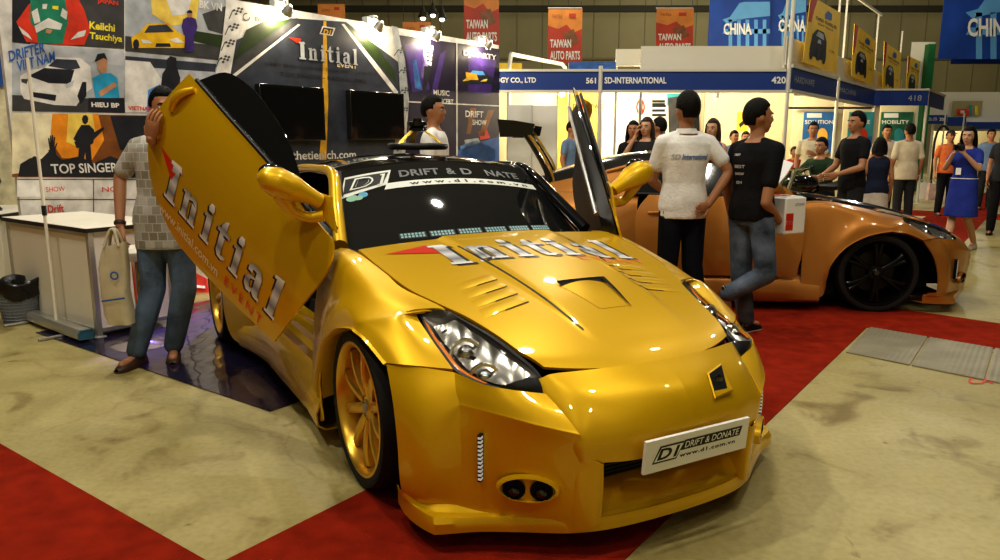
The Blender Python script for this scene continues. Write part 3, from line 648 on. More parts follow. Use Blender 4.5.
tag(m.build('ceiling', smooth=0), kind='structure')
for i, y in enumerate((38, 31)):
    m = MB(); z = 9.2 if i == 0 else 8.4
    for zz in (z, z + .9): m.box((6, y, zz), (92, .16, .16), 'hall_beam')
    for k, x in enumerate(np.arange(-39, 51, 1.5)): m.tube([(x, y, z + .9 * (k % 2)), (x + 1.5, y, z + .9 * ((k + 1) % 2))], .05, 'hall_beam', 6)
    o = m.build('trim_%d' % (i + 1), smooth=0); tag(o, kind='structure')
# ---------------------------------------------------------------- floor coverings
def ground_poly(name, P, z, m, label, cat, kind=None, group=None, t=.004):
    b = MB(); P = [np.array([p[0], p[1], 0]) for p in P]; k = len(P)
    b.poly([p + np.array([0, 0, z]) for p in P], m)
    for i in range(k): b.poly([P[i], P[(i + 1) % k], P[(i + 1) % k] + np.array([0, 0, z]), P[i] + np.array([0, 0, z])], m)
    o = b.build(name, smooth=0); return tag(o, label, cat, group, kind)
g2 = lambda p: np.array([p[0], p[1], 0.])
c0 = gp(215, 566)
ground_poly('carpet_runner', [c0 + AD * -.0, c0 + AD * 9, c0 + AD * 9 - BD * 2.2, c0 - BD * 2.2], .004, 'red_carpet', 'red carpet runner crossing the bare concrete at the lower left', 'carpet')
a = gp(228, 560); b = gp(625, 560); wd_ = abs(np.dot(b - a, -AD)); a0 = a - BD * 2.3
tA = np.dot(gp(870, 328) - a, BD)
ground_poly('carpet_runner', [a0, a0 - AD * wd_, a - AD * wd_ + BD * (tA + .7), a + BD * (tA + .7)], .005, 'red_carpet', 'red carpet runner passing under the front of the gold car', 'carpet')
k0 = gp(870, 328); dd = gp(1000, 350) - k0; dd /= np.linalg.norm(dd); k1 = gp(850, 305)
wc = np.dot(k1 - k0, BD)
ground_poly('carpet_runner', [k0 - dd * 5.0, k0 + dd * 7, k0 + dd * 7 + BD * .86, k0 - dd * 5 + BD * .86], .006, 'red_carpet', 'red carpet runner laid crosswise under the amber coupe', 'carpet')
f0 = gp(951, 256); nl = np.dot(gp(915, 226) - f0, AD)
ground_poly('carpet_runner', [f0 - BD * .6, f0 + BD * 14, f0 + BD * 14 + AD * .95, f0 - BD * .6 + AD * .95], .004, 'red_carpet', 'narrow red carpet runner leading away past the person in the blue dress', 'carpet')
f1 = gp(880, 214)
ground_poly('carpet_runner', [f1 - AD * 4.5, f1 + AD * 3.5, f1 + AD * 3.5 + BD * 1.3, f1 - AD * 4.5 + BD * 1.3], .003, 'red_carpet', 'red carpet runner crossing far back in front of the booths', 'carpet')
# ribbed plates between carpet and concrete
mat('plate_grey', (.33, .30, .21), .5, metal=.2, var=.12, vscale=5)
q0 = gp(846, 353); q1 = gp(1000, 384); pd = (q1 - q0) / np.linalg.norm(q1 - q0); pn = k0 - q0
for i in range(6):
    s0 = q0 + pd * (.405 * i); s1 = q0 + pd * (.405 * (i + 1) - .012); t0 = k0 + dd * (.405 * i); t1 = k0 + dd * (.405 * (i + 1) - .012)
    b = MB(); Z = np.array([0, 0, .009])
    rib = []
    for k in range(25): rib.append([s0 + (s1 - s0) * k / 24 + Z * (1.2 if k % 2 else .9), t0 + (t1 - t0) * k / 24 + Z * (1.2 if k % 2 else .9)])
    b.grid(np.array(rib), 'plate_grey', flip=True)
    for A_, B_ in ((s0, s1), (t1, t0), (t0, s0), (s1, t1)): b.poly([A_, B_, B_ + Z, A_ + Z], 'plate_grey')
    tag(b.build('floor_plate', smooth=0), 'ribbed grey floor plate set in the row between concrete and red carpet', 'floor plate', 'ribbed floor plates')
b = MB(); mk = gp(977, 381)
put_text(b, 'CA', lambda u, v: gp(u, v, .003), 'red_print', 968, 384, 26, -7, bold=.02)
tag(b.build('floor_marking', smooth=0), 'small red letters painted on the concrete beside the ribbed plates', 'floor marking')
# glossy black sheet
mat('black_sheet', (.018, .014, .04), .2, bump=.5, bscale=5, coat=.6)
s0 = gp(270, 412); b = MB(); nu, nv = 46, 40; G = np.zeros((nu, nv, 3)); rs = np.random.default_rng(3)
for i in range(nu):
    for j in range(nv):
        p = s0 + AD * (2.75 * i / (nu - 1)) + BD * (2.5 * j / (nv - 1))
        G[i, j] = p + np.array([0, 0, .006 + .004 * (1 + sin(7 * i * .3 + 2.1 * j * .25) * sin(j * .9 + i * .17)) * min(1, i / 3, j / 3, (nu - 1 - i) / 3, (nv - 1 - j) / 3)])
b.grid(G, 'black_sheet', flip=True); tag(b.build('plastic_sheet', smooth=60), 'shiny black plastic sheet spread on the floor beneath the open gold door', 'sheet')
# ================================================================ show backdrop along the left, furniture before it
P0 = gp(45, 305); NB = np.array([BD[1], -BD[0], 0])
def colour(name, c, rough=.45, emit=0.): return mat(name, c, rough, emit=emit, var=.28, vscale=7)
for nm, c in dict(pr_white=(.72, .70, .66), pr_grey=(.28, .29, .30), pr_dark=(.02, .022, .03), pr_night=(.045, .052, .075), pr_slate=(.045, .052, .072), pr_red=(.66, .05, .02), pr_yellow=(.80, .66, .05), pr_green=(.02, .22, .13), pr_skin=(.52, .27, .15),
                  pr_blue=(.03, .35, .58), pr_navy=(.04, .13, .42), pr_orange=(.85, .30, .02), pr_fire=(.95, .62, .12), pr_gold=(.82, .48, .02), pr_purple=(.06, .03, .19), pr_violet=(.018, .012, .042), pr_lilac=(.32, .24, .62), pr_leaf=(.025, .045, .012), pr_tar=(.06, .06, .062),
                  pr_silver=(.48, .50, .53), pr_smoke=(.42, .45, .48), pr_ice=(.10, .30, .70), pr_brown=(.22, .08, .02), pr_cream=(.80, .72, .50), pr_line=(.75, .42, .03), pr_pink=(.75, .55, .50)).items(): colour(nm, c)
mat('board_white', (.86, .81, .68), .5); mat('alu', (.55, .54, .50), .35, metal=.7); mat('board_edge', (.02, .02, .02), .5); mat('lamp_glow', (1, .86, .55), .4, emit=30., ecol=(1, .82, .5)); mat('clear_clip', (.55, .58, .55), .2)
def bz(px, py, l=.0): return on_line(px, py, P0) + NB * l
def bw(s, z, l=.0): return P0 * np.array([1, 1, 0]) + BD * s + np.array([0, 0, z]) + NB * l
def sz(px, py): p = on_line(px, py, P0); return float(np.dot(p - P0, BD)), float(p[2])
sL, _ = sz(8, 100); sR, zT = sz(499, 47); zT0 = sz(330, 14)[1]; zT = (zT + zT0) / 2
bd = empty('event_backdrop', tuple(bw(sL, 0)), 0, 'long printed event backdrop with road, cars and show pictures along the left side', 'backdrop')
inv_bd = Matrix.Translation(-Vector(bd.location))
def bbuild(mb, name, **k):
    o = mb.build(name, bd, **k); o.matrix_parent_inverse = inv_bd; return o
def pt(P, m, mb, l=.003): mb.poly([bz(x, y, l) for x, y in P], m)
def tx(mb, s, x0, y0, x1, h, m, l=.006, **k):          # baseline-left pixel, right pixel, height in pixels
    a, z = sz(x0, y0); b_, _ = sz(x1, y0); z1 = sz(x0, y0 - h)[1]
    put_text(mb, s, lambda u, v: bw(u, v, l), m, a, z, b_ - a, z1 - z, **k)
m = MB(); m.hbox(bw(sL, 0), sR - sL, .05, 0, zT, 'pr_white'); bbuild(m, 'print_board', smooth=0)
def car_art(mb, x, y, w, body, glass, flip=1, l=.004, lamp='pr_white'):
    """a small car seen from the front quarter, as printed"""
    q = lambda P: [(x + flip * a * w, y - b * w) for a, b in P]
    pt(q([(-.5, .0), (.5, .0), (.52, .2), (.36, .30), (.22, .46), (-.18, .48), (-.36, .32), (-.52, .22)]), body, mb, l)
    pt(q([(-.30, .31), (.27, .29), (.18, .43), (-.16, .45)]), glass, mb, l + .001)
    pt(q([(-.5, .10), (-.36, .2), (-.2, .16), (-.32, .1)]), lamp, mb, l + .001); pt(q([(.1, .08), (.2, .15), (.34, .17), (.3, .09)]), lamp, mb, l + .001)
    pt(q([(-.24, .02), (.06, .02), (.04, .09), (-.22, .09)]), 'pr_dark', mb, l + .001)
    for cx in (.43,): pt([(x + flip * (cx + .06 * cos(t)) * w, y - (.07 + .10 * sin(t)) * w) for t in np.linspace(0, 2 * pi, 12)[:-1]], 'pr_dark', mb, l + .002)
def man_art(mb, x, y, h, top, leg, l=.005, skin='pr_skin'):
    q = lambda P: [(x + a * h, y - b * h) for a, b in P]
    pt(q([(-.1, 0), (.1, 0), (.11, .42), (-.11, .42)]), leg, mb, l); pt(q([(-.13, .4), (.13, .4), (.19, .6), (.15, .78), (.05, .83), (-.05, .83), (-.15, .78), (-.19, .6)]), top, mb, l + .001)
    pt([(x + .062 * h * cos(t), y - (.90 + .085 * sin(t)) * h) for t in np.linspace(0, 2 * pi, 14)[:-1]], skin, mb, l + .002)
    pt([(x + .068 * h * cos(t), y - (.925 + .075 * sin(t)) * h) for t in np.linspace(0, pi, 10)], 'pr_dark', mb, l + .003)
# --- racing driver with red car
m = MB(); pt([(12, -20), (124, -14), (124, 49), (12, 42)], 'pr_tar', m); pt([(12, -20), (40, -18), (30, 44), (12, 42)], 'pr_dark', m, .004)
pt([(16, 22), (28, 5), (50, -12), (72, -12), (84, 10), (90, 30), (84, 45), (60, 45), (26, 42)], 'pr_red', m, .005); pt([(70, 40), (78, 32), (86, 30), (84, 36)], 'pr_white', m, .006); pt([(18, 26), (28, 34), (32, 40), (22, 34)], 'pr_white', m, .006)
pt([(30, 0), (46, -8), (64, -4), (68, 20), (62, 44), (38, 43), (36, 30), (30, 22)], 'pr_green', m, .007)
for P in ([(34, 26), (48, 18), (62, 24), (60, 30), (46, 28), (36, 33)],): pt(P, 'pr_white', m, .008)
for P in ([(31, 12), (37, 8), (40, 22), (34, 24)], [(62, 8), (67, 12), (66, 20), (60, 16)], [(42, 4), (47, 4), (46, 9), (42, 9)]): pt(P, 'pr_white', m, .008)
pt([(52, 6), (58, 6), (58, 10), (52, 9)], 'pr_yellow', m, .008); pt([(46, 29), (52, 30), (50, 34), (45, 33)], 'pr_skin', m, .009)
tx(m, 'JAPAN', 97, 4, 118, 6, 'pr_red', bold=.04); tx(m, 'Keiichi', 89, 29, 115, 8, 'pr_yellow', bold=.03, shear=.12); tx(m, 'Tsuchiya', 90, 41, 122, 9, 'pr_yellow', bold=.03, shear=.12)
bbuild(m, 'driver_print', smooth=0)
# --- white car with person in blue
m = MB(); pt([(12, 43), (124, 51), (125, 113), (12, 111)], 'pr_smoke', m); pt([(12, 43), (124, 51), (124, 66), (60, 58), (12, 62)], 'pr_silver', m, .0035); pt([(12, 95), (124, 100), (125, 113), (12, 111)], 'pr_tar', m, .004)
pt([(20, 76), (30, 70), (44, 68), (54, 57), (80, 58), (90, 66), (92, 88), (84, 94), (76, 106), (54, 105), (24, 99), (20, 92)], 'pr_white', m, .005)
pt([(28, 76), (44, 68), (74, 70), (70, 84), (48, 83)], 'pr_dark', m, .006); pt([(48, 66), (56, 59), (76, 60), (80, 68), (70, 70)], 'pr_night', m, .006); pt([(32, 92), (56, 95), (55, 101), (33, 97)], 'pr_dark', m, .006)
pt([(82, 82), (86, 82), (86, 96), (80, 104), (77, 96)], 'pr_dark', m, .006); pt([(64, 85), (74, 80), (72, 86), (66, 88)], 'pr_silver', m, .007); pt([(21, 79), (28, 79), (26, 84), (21, 82)], 'pr_tar', m, .007)
pt([(92, 78), (100, 74), (110, 73), (117, 78), (119, 98), (95, 98)], 'pr_blue', m, .007); pt([(98, 92), (104, 88), (114, 82), (117, 86), (106, 93), (100, 97)], 'pr_skin', m, .008); pt([(97, 60), (103, 56), (107, 61), (106, 71), (101, 74), (97, 69)], 'pr_skin', m, .008); pt([(94, 62), (97, 54), (104, 53), (107, 60), (103, 58), (97, 61)], 'pr_dark', m, .009)
pt([(88, 98), (124, 98), (124, 112), (88, 111)], 'pr_dark', m, .009); tx(m, 'HIEU BP', 91, 107, 119, 5, 'pr_white', .011, bold=.04)
for s_, x, y, x1 in (('DRIFTER', 9, 62, 46), ('VIET NAM', 17, 72, 56)):
    a_, z_ = sz(x, y); b_, _ = sz(x1, y); hh = .105
    put_text(m, s_, lambda u, v: bw(u, v + (u - a_) * .36, .010), 'pr_navy', a_, z_, b_ - a_, hh * .8, bold=.02)
bbuild(m, 'car_print', smooth=0)
# --- concert in fire colours
m = MB(); pt([(12, 113), (170, 116), (170, 178), (12, 177)], 'pr_brown', m); pt([(12, 113), (62, 114), (52, 150), (30, 172), (12, 174)], 'pr_cream', m, .0035)
pt([(52, 114), (98, 114), (104, 140), (92, 160), (62, 158), (50, 140)], 'pr_orange', m, .004); pt([(68, 114), (92, 114), (96, 136), (84, 150), (66, 142)], 'pr_fire', m, .005); pt([(110, 116), (150, 116), (150, 150), (120, 150)], 'pr_dark', m, .004)
pt([(18, 176), (20, 164), (30, 158), (40, 160), (50, 150), (62, 160), (80, 156), (92, 164), (110, 156), (130, 164), (150, 158), (168, 164), (168, 178)], 'pr_dark', m, .006); pt([(28, 160), (34, 156), (42, 160), (44, 168), (26, 168)], 'pr_dark', m, .007)
pt([(81.5, 119 + 0), (83, 115.5), (86, 115), (88, 118), (87.5, 122), (85, 124.5), (82.5, 123)], 'pr_dark', m, .006); pt([(77, 131), (81, 125), (89, 125), (94, 130), (93, 143), (90, 145), (79, 145)], 'pr_dark', m, .0062)
pt([(79, 144), (90, 144), (92, 166), (86, 166), (85, 152), (82, 166), (77, 166)], 'pr_dark', m, .0064); pt([(74, 142), (96, 131), (103, 127), (104, 129), (92, 141), (84, 147), (76, 148)], 'pr_dark', m, .0066); pt([(77, 131), (73, 139), (80, 145), (82, 142), (78, 138), (80, 132)], 'pr_dark', m, .0068)
for dx, hh in ((-3.4, 138), (-1.4, 135.5), (.6, 135), (2.6, 137), (5, 143)): pt([(51 + dx, hh), (52.2 + dx, hh), (52.6 + dx * .35, 151), (50.6 + dx * .35, 151)], 'pr_dark', m, .007 + dx * .0001)
pt([(48, 150), (55, 149), (58, 166), (50, 166)], 'pr_dark', m, .007)
tx(m, 'TOP SINGER', 51, 174, 118, 10, 'pr_white', .009, bold=.02, shear=-.05)
bbuild(m, 'concert_print', smooth=0)
# --- white lower panels with red words
m = MB()
for P in ([(17, 180), (90, 180), (90, 197), (17, 197)],): pt(P, 'pr_white', m, .0035)
for y in (179, 199, 240): pt([(17, y), (300, y), (300, y + .8), (17, y + .8)], 'pr_tar', m, .004)
for x in (93, 170): pt([(x, 179), (x + .8, 179), (x + .8, 300), (x, 300)], 'pr_tar', m, .004)
tx(m, 'SHOW', 46, 192, 65, 5, 'pr_red'); tx(m, 'NO 1', 102, 192, 124, 5, 'pr_red'); tx(m, 'Drift', 48, 213, 64, 8, 'pr_red', bold=.02); tx(m, 'O clip', 190, 262, 214, 6, 'pr_tar')
pt([(168, 242), (230, 244), (230, 270), (168, 268)], 'pr_pink', m, .0045)
bbuild(m, 'lower_print', smooth=0)
# --- gold car with person in purple
m = MB(); pt([(125, -14), (226, -8), (218, 60), (125, 51)], 'pr_smoke', m); pt([(125, 36), (222, 46), (218, 60), (125, 51)], 'pr_tar', m, .004); pt([(190, 30), (226, 36), (222, 48), (188, 40)], 'pr_leaf', m, .0045); pt([(150, -8), (200, -8), (196, 22), (170, 26), (152, 14)], 'pr_fire', m, .004); pt([(164, -6), (192, -6), (188, 14), (172, 16)], 'pr_white', m, .005)
pt([(202, 14), (226, 6), (222, 34), (208, 30)], 'pr_tar', m, .005)
car_art(m, 158, 48, 52, 'pr_gold', 'pr_slate', -1, .006); man_art(m, 189, 52, 42, 'pr_purple', 'pr_purple', .008); tx(m, 'BK VN', 199, 8, 222, 8, 'pr_white', .007, bold=.03, shear=.1)
bbuild(m, 'gold_car_print', smooth=0)
# --- drift smoke with person in black
m = MB(); pt([(125, 52), (218, 61), (212, 116), (125, 113)], 'pr_silver', m); pt([(125, 60), (150, 62), (168, 90), (160, 112), (125, 112)], 'pr_white', m, .004); pt([(125, 56), (216, 64), (215, 72), (125, 66)], 'pr_slate', m, .0035); pt([(148, 90), (160, 84), (166, 112), (146, 112)], 'pr_ice', m, .0045)
pt([(160, 92), (162, 74), (167, 66), (176, 66), (180, 78), (178, 96)], 'pr_dark', m, .006); pt([(166, 60), (170, 56), (176, 58), (176, 67), (167, 68)], 'pr_dark', m, .007); tx(m, 'VIETNAM', 128, 110, 152, 4, 'pr_red', bold=.03)
bbuild(m, 'drift_print', smooth=0)
# --- white strips with chequered flags
def flags(mb, pts):
    for x, y, w in pts:
        for i in range(4):
            for j in range(3):
                if (i + j) % 2 == 0: pt([(x + w * i / 4 + j, y + w * j / 5 - i), (x + w * (i + 1) / 4 + j, y + w * j / 5 - i - 1), (x + w * (i + 1) / 4 + j + 1, y + w * (j + 1) / 5 - i - 1), (x + w * i / 4 + j + 1, y + w * (j + 1) / 5 - i)], 'pr_tar', mb, .009)
        pt([(x, y), (x + 1, y), (x - 3, y + w), (x - 4, y + w)], 'pr_tar', mb, .009)
m = MB(); pt([(226, 0), (246, 3), (236, 40), (229, 80), (214, 80), (222, 40)], 'pr_white', m, .008); flags(m, [(232, 10, 9), (228, 26, 9), (224, 42, 9), (219, 58, 9)]); bbuild(m, 'flag_strip', smooth=0)
m = MB(); pt([(391, 26), (397, 27), (404, 60), (408, 100), (398, 175), (390, 175), (400, 100), (398, 62)], 'pr_smoke', m, .008); flags(m, [(397, 50, 6), (400, 70, 6), (401, 90, 6), (400, 110, 6), (397, 130, 6), (394, 148, 6)]); bbuild(m, 'flag_strip', smooth=0)
# --- road print with the word mark
m = MB(); pt([(229, 76), (236, 40), (290, 18), (346, 22), (398, 62), (402, 100), (392, 300), (222, 300)], 'pr_slate', m)
pt([(232, 62), (246, 30), (262, 22), (292, 19), (240, 56)], 'pr_leaf', m, .004); pt([(236, 60), (296, 18), (300, 19), (232, 76)], 'pr_tar', m, .0045); pt([(342, 22), (352, 28), (376, 46), (394, 70), (396, 84), (366, 50)], 'pr_leaf', m, .004)
pt([(228, 78), (298, 24), (300, 25), (231, 80)], 'pr_white', m, .006); pt([(341, 24), (344, 24), (360, 44), (378, 66), (398, 92), (396, 96), (374, 68)], 'pr_white', m, .006)
pt([(323, 21), (326, 21), (328, 100), (326, 160), (319, 160), (322, 100)], 'pr_line', m, .006)
pt([(319, 34), (322, 26), (335, 28), (332, 36)], 'pr_white', m, .008); pt([(320.5, 33), (323, 27.5), (333, 29), (331, 35)], 'pr_dark', m, .009); tx(m, 'D1', 322.5, 34, 331, 5, 'pr_line', .0105, shear=.3, bold=.04)
pt([(288, 37), (301, 39), (299, 45)], 'pr_red', m, .008)
a_, z_ = sz(298, 57); b_, _ = sz(358, 61); z1 = sz(298, 40)[1]
word_mark(m, lambda u, v, l=0: bw(u, v, .008 + l), 'pr_silver', 'pr_dark', a_, z_ - .02, b_ - a_, z1 - z_, sh=(-.02, -.01))
tx(m, 'EVENT', 337, 67, 357, 4.5, 'cream_print', bold=.03)
for k, (s_, x0, x1, y) in enumerate((('DRIFT SHOW - MUSIC CONCERT - DJ PARTY', 265, 376, 66), ('TOP SINGER - RACING GIRL', 280, 366, 76))): tx(m, s_, x0, y, x1, 4, 'pr_dark', .007)
tx(m, 'thetienich.com', 292, 160, 356, 9, 'pr_white', bold=.02); tx(m, 'EVENT', 255, 21, 268, 4, 'pr_tar')
pt([(246 + 4 * cos(t), 17 + 4 * sin(t)) for t in np.linspace(0, 5, 12)] + [(246 + 3 * cos(t), 17 + 3 * sin(t)) for t in np.linspace(5, 0, 12)], 'pr_tar', m, .007)
bbuild(m, 'road_print', smooth=0)
# --- purple show pictures
m = MB(); pt([(398, 35), (499, 49), (499, 300), (394, 300), (409, 100), (405, 60)], 'pr_violet', m, .0035)
for P, c in (([(404, 45), (420, 40), (430, 90), (412, 92)], 'pr_purple'), ([(412, 60), (416, 60), (422, 90), (415, 88)], 'pr_ice'), ([(424, 42), (430, 40), (428, 66), (425, 80), (420, 78)], 'pr_lilac'), ([(426, 44), (433, 46), (431, 66), (426, 64)], 'pr_white'), ([(440, 54), (446, 50), (436, 96), (430, 96)], 'pr_purple'), ([(468, 52), (496, 60), (490, 96), (468, 92)], 'pr_purple')): pt(P, c, m, .0045)
for k in range(4): pt([(426.6, 48 + k * 4), (432.4, 49 + k * 4), (432, 50 + k * 4), (426.5, 49 + k * 4)], 'pr_dark', m, .006)
pt([(424, 66), (431, 67), (429, 76), (425, 92), (422, 92)], 'pr_dark', m, .0055)
car_art(m, 477, 84, 30, 'pr_dark', 'pr_ice', 1, .006, 'pr_fire'); pt([(465, 72), (476, 74), (478, 80), (466, 80)], 'pr_line', m, .010)
for P, c in (([(458, 150), (499, 136), (499, 200), (458, 200)], 'pr_navy'), ([(460, 146), (476, 140), (496, 150), (494, 162), (462, 166)], 'pr_ice'), ([(464, 140), (478, 138), (482, 146), (466, 150)], 'pr_smoke'), ([(470, 108), (476, 108), (470, 134), (466, 134)], 'pr_brown'), ([(488, 110), (494, 110), (484, 136), (478, 136)], 'pr_brown'), ([(478, 132), (486, 128), (490, 138), (480, 140)], 'pr_red')): pt(P, c, m, .005)
pt([(455.6, 42), (457, 42.2), (457.6, 300), (456, 300)], 'pr_white', m, .008); pt([(404, 101), (499, 105.4), (499, 106.6), (404, 102.2)], 'pr_white', m, .008)
tx(m, 'MUSIC', 433, 95, 449, 5.5, 'pr_white', .010, bold=.02); tx(m, 'CONCERT', 432, 103, 453, 5, 'pr_white', .010, bold=.02); tx(m, 'DJ PARTY', 463, 57, 496, 7, 'pr_white', .010, bold=.02); tx(m, 'DRIFT', 465, 117, 483, 6.5, 'pr_white', .010, bold=.02); tx(m, 'SHOW', 472, 125, 486, 5.5, 'pr_white', .010, bold=.02)
bbuild(m, 'show_print', smooth=0)
# --- clip lamps along the top
lampdata = []
for px, lab in ((278, 'clip lamp on the backdrop above the green roadside, first from the flag strip'), (369, 'clip lamp on the backdrop above the end of the car word mark'), (427, 'clip lamp on the backdrop above the microphone picture'), (479, 'clip lamp on the backdrop above the car show picture')):
    s_, _ = sz(px, 20); r = empty('clip_lamp', tuple(bw(s_, zT)), 0, lab, 'lamp', 'clip lamps on the backdrop'); iv = Matrix.Translation(-Vector(r.location))
    def lb(mb, nm, **k): o = mb.build(nm, r, **k); o.matrix_parent_inverse = iv
    m = MB(); m.hbox(bw(s_ - .05, 0, .03), .10, .10, zT - .02, zT + .07, 'clear_clip'); m.hbox(bw(s_ + .06, 0, .03), .07, .10, zT - .01, zT + .10, 'clear_clip'); lb(m, 'clip', bevel=.008)
    m = MB(); m.tube([bw(s_, zT + .04, .0), bw(s_, zT + .05, .12), bw(s_, zT - .02, .18)], .008, 'alu', 8, smooth=10); lb(m, 'arm')
    m = MB(); ax = np.array([0, 0, -1.]) * .7 - NB * .7; m.lathe([(.02, -.05), (.05, .0), (.062, .06), (.058, .06), (.045, .0)], 'alu', bw(s_, zT - .04, .19), ax, 18); lb(m, 'shade')
    m = MB(); m.ell(bw(s_, zT - .075, .155), (.036,) * 3, 'lamp_glow', 10); lb(m, 'bulb')
    lampdata.append(bw(s_, zT - .12, .13))
# --- two flat screens hung on the print
mat('screen_glass', (.006, .006, .007), .12, coat=.5)
for x0, y0, x1, y1, lab in ((254, 83, 321, 140, 'black flat television on the backdrop, nearer to the open gold door'), (345, 89, 400, 139, 'black flat television on the backdrop beside the chequered strip')):
    a_, za = sz(x0, y0); b_, zb = sz(x1, y1); zt = sz((x0 + x1) / 2, (y0 * .5 + y1 * 0 + y0 * .5 + 3))[1]; zb = sz(x0, y1)[1] * .5 + sz(x1, y1 + 1)[1] * .5
    r = empty('television', tuple(bw((a_ + b_) / 2, zb, .05)), 0, lab, 'television', 'televisions on the backdrop'); iv = Matrix.Translation(-Vector(r.location))
    m = MB(); m.hbox(bw(a_, 0, .09), b_ - a_, .085, zb, zt, 'black_gloss'); o = m.build('housing', r, bevel=.008); o.matrix_parent_inverse = iv
    m = MB(); e = .03; m.poly([bw(a_ + e, zb + e * 1.6, .093), bw(b_ - e, zb + e * 1.6, .093), bw(b_ - e, zt - e, .093), bw(a_ + e, zt - e, .093)], 'screen_glass'); o = m.build('screen', r, smooth=0); o.matrix_parent_inverse = iv
# ---------------------------------------------------------------- white counter
K = gp(98, 339); kw = 1.36; kd = .60; kh = .79
r = empty('counter', tuple(K), 0, 'white panelled counter with black-edged top before the backdrop', 'counter'); iv = Matrix.Translation(-Vector(r.location))
def kb(mb, nm, **k): o = mb.build(nm, r, **k); o.matrix_parent_inverse = iv; return o
for a_, d_ in ((0, 0), (kw - .04, 0), (0, kd - .04), (kw - .04, kd - .04)): m = MB(); m.hbox(K + AD * a_ + BD * d_, .04, -.04, 0, kh - .03, 'alu', D=AD); kb(m, 'corner_post', bevel=.004)
m = MB(); m.hbox(K + AD * .04 + BD * .012, kw - .08, -.012, .06, kh - .03, 'board_white', D=AD); m.hbox(K + AD * .04 + BD * (kd - .02), kw - .08, -.012, .06, kh - .03, 'board_white', D=AD)
m.hbox(K + BD * .04 + AD * .012, kd - .08, .012, .06, kh - .03, 'board_white', D=BD); m.hbox(K + BD * .04 + AD * (kw - .024), kd - .08, .012, .06, kh - .03, 'board_white', D=BD); kb(m, 'panel', smooth=0)
for z_, z2 in ((.04, .07), (kh - .06, kh - .03)):
    m = MB(); m.hbox(K + AD * .04, kw - .08, -.02, z_, z2, 'alu', D=AD); kb(m, 'rail', smooth=0); m = MB(); m.hbox(K + BD * .04, kd - .08, .02, z_, z2, 'alu', D=BD); kb(m, 'rail', smooth=0)
m = MB(); m.hbox(K - AD * .02 - BD * .02, kw + .04, -(kd + .04), kh - .03, kh - .002, 'board_edge', D=AD); m.hbox(K - AD * .016 - BD * .016, kw + .032, -(kd + .032), kh - .002, kh, 'board_white', D=AD); kb(m, 'counter_top', smooth=0)
m = MB(); m.lathe([(.03, 0), (.05, 0), (.05, .012), (.02, .02), (.02, .06)], 'alu', K + AD * .02 + BD * .02, n=14); kb(m, 'foot')
# ---------------------------------------------------------------- roll-up stand without its banner
B0 = gp(87, 343); B1 = gp(22, 318); ex = (B1 - B0); Lb = np.linalg.norm(ex); ex /= Lb; en = np.array([-ex[1], ex[0], 0])
r = empty('rollup_stand', tuple((B0 + B1) / 2), 0, 'aluminium roll-up banner stand with bare pole in front of the counter', 'banner stand'); iv = Matrix.Translation(-Vector(r.location))
m = MB(); prof = [(-.05, .03), (-.05, .07), (-.035, .095), (.035, .095), (.05, .07), (.05, .03)]
G = np.array([[B0 + ex * t + en * a_ + np.array([0, 0, z_]) for a_, z_ in prof] for t in (0, Lb)]); m.grid(G, 'alu', closev=True); o = m.build('cassette', r, smooth=30); o.matrix_parent_inverse = iv
mat('cap_teal', (.06, .20, .26), .4)
for t in (0, Lb): m = MB(); m.poly([B0 + ex * (t + (-.004 if t == 0 else .004)) + en * a_ * 1.05 + np.array([0, 0, z_]) for a_, z_ in prof], 'cap_teal'); m.grid(np.array([[B0 + ex * (t + d) + en * a_ * 1.05 + np.array([0, 0, z_]) for a_, z_ in prof] for d in (-.012, .012)]), 'cap_teal', closev=True); o = m.build('end_cap', r, smooth=0); o.matrix_parent_inverse = iv
for t in (.25, .8): m = MB(); c_ = B0 + ex * t * Lb; m.tube([c_ - en * .22 + np.array([0, 0, .012]), c_ + en * .2 + np.array([0, 0, .012])], .012, 'alu', 8); m.tube([c_ + np.array([0, 0, .012]), c_ + np.array([0, 0, .035])], .02, 'alu', 8); o = m.build('swing_foot', r); o.matrix_parent_inverse = iv
pb_ = B0 + ex * Lb * .42; zt = at(57, 58, pb_[1])[2]
m = MB(); m.tube([pb_ + np.array([0, 0, .09]), pb_ + np.array([0, 0, zt])], .011, 'board_white', 10); m.tube([pb_ + np.array([0, 0, .86]), pb_ + np.array([0, 0, .93])], .016, 'board_edge', 10); o = m.build('pole', r); o.matrix_parent_inverse = iv
# ---------------------------------------------------------------- waste basket with liner
W = gp(12, 325); W = W + np.array([0, .12, 0]); mat('basket_grey', (.20, .22, .25), .6); mat('bin_liner', (.012, .012, .013), .3)
r = empty('waste_basket', tuple(W), 0, 'grey woven waste basket lined with a black bag at the left edge', 'basket')
m = MB(); m.lathe([(.0, .0), (.12, .0), (.15, .30), (.14, .30), (.112, .02)], 'basket_grey', n=28)
for k in range(28): a_ = k * 2 * pi / 28; m.tube([(.122 * cos(a_), .122 * sin(a_), .03), (.150 * cos(a_), .150 * sin(a_), .28)], .004, 'basket_grey', 5)
for z_ in np.arange(.03, .29, .025): m.lathe([(.1205 + .1 * z_, z_), (.1265 + .1 * z_, z_ + .004), (.1205 + .1 * z_, z_ + .008)], 'basket_grey', n=28)
m.build('basket', r)
m = MB(); rr = random.Random(4); G = []
for h_, ra in ((.20, .147), (.25, .160), (.29, .165), (.325, .168), (.335, .155), (.30, .13), (.1, .11)): G.append([((ra + .012 * sin(5 * w + h_ * 40) * (h_ > .1)) * cos(w), (ra + .012 * sin(5 * w + h_ * 40)) * sin(w), h_ + .02 * sin(3 * w + 1) * (.2 <= h_)) for w in np.linspace(0, 2 * pi, 40, endpoint=False)])
m.grid(np.array(G), 'bin_liner', closev=True); m.build('bin_liner', r)
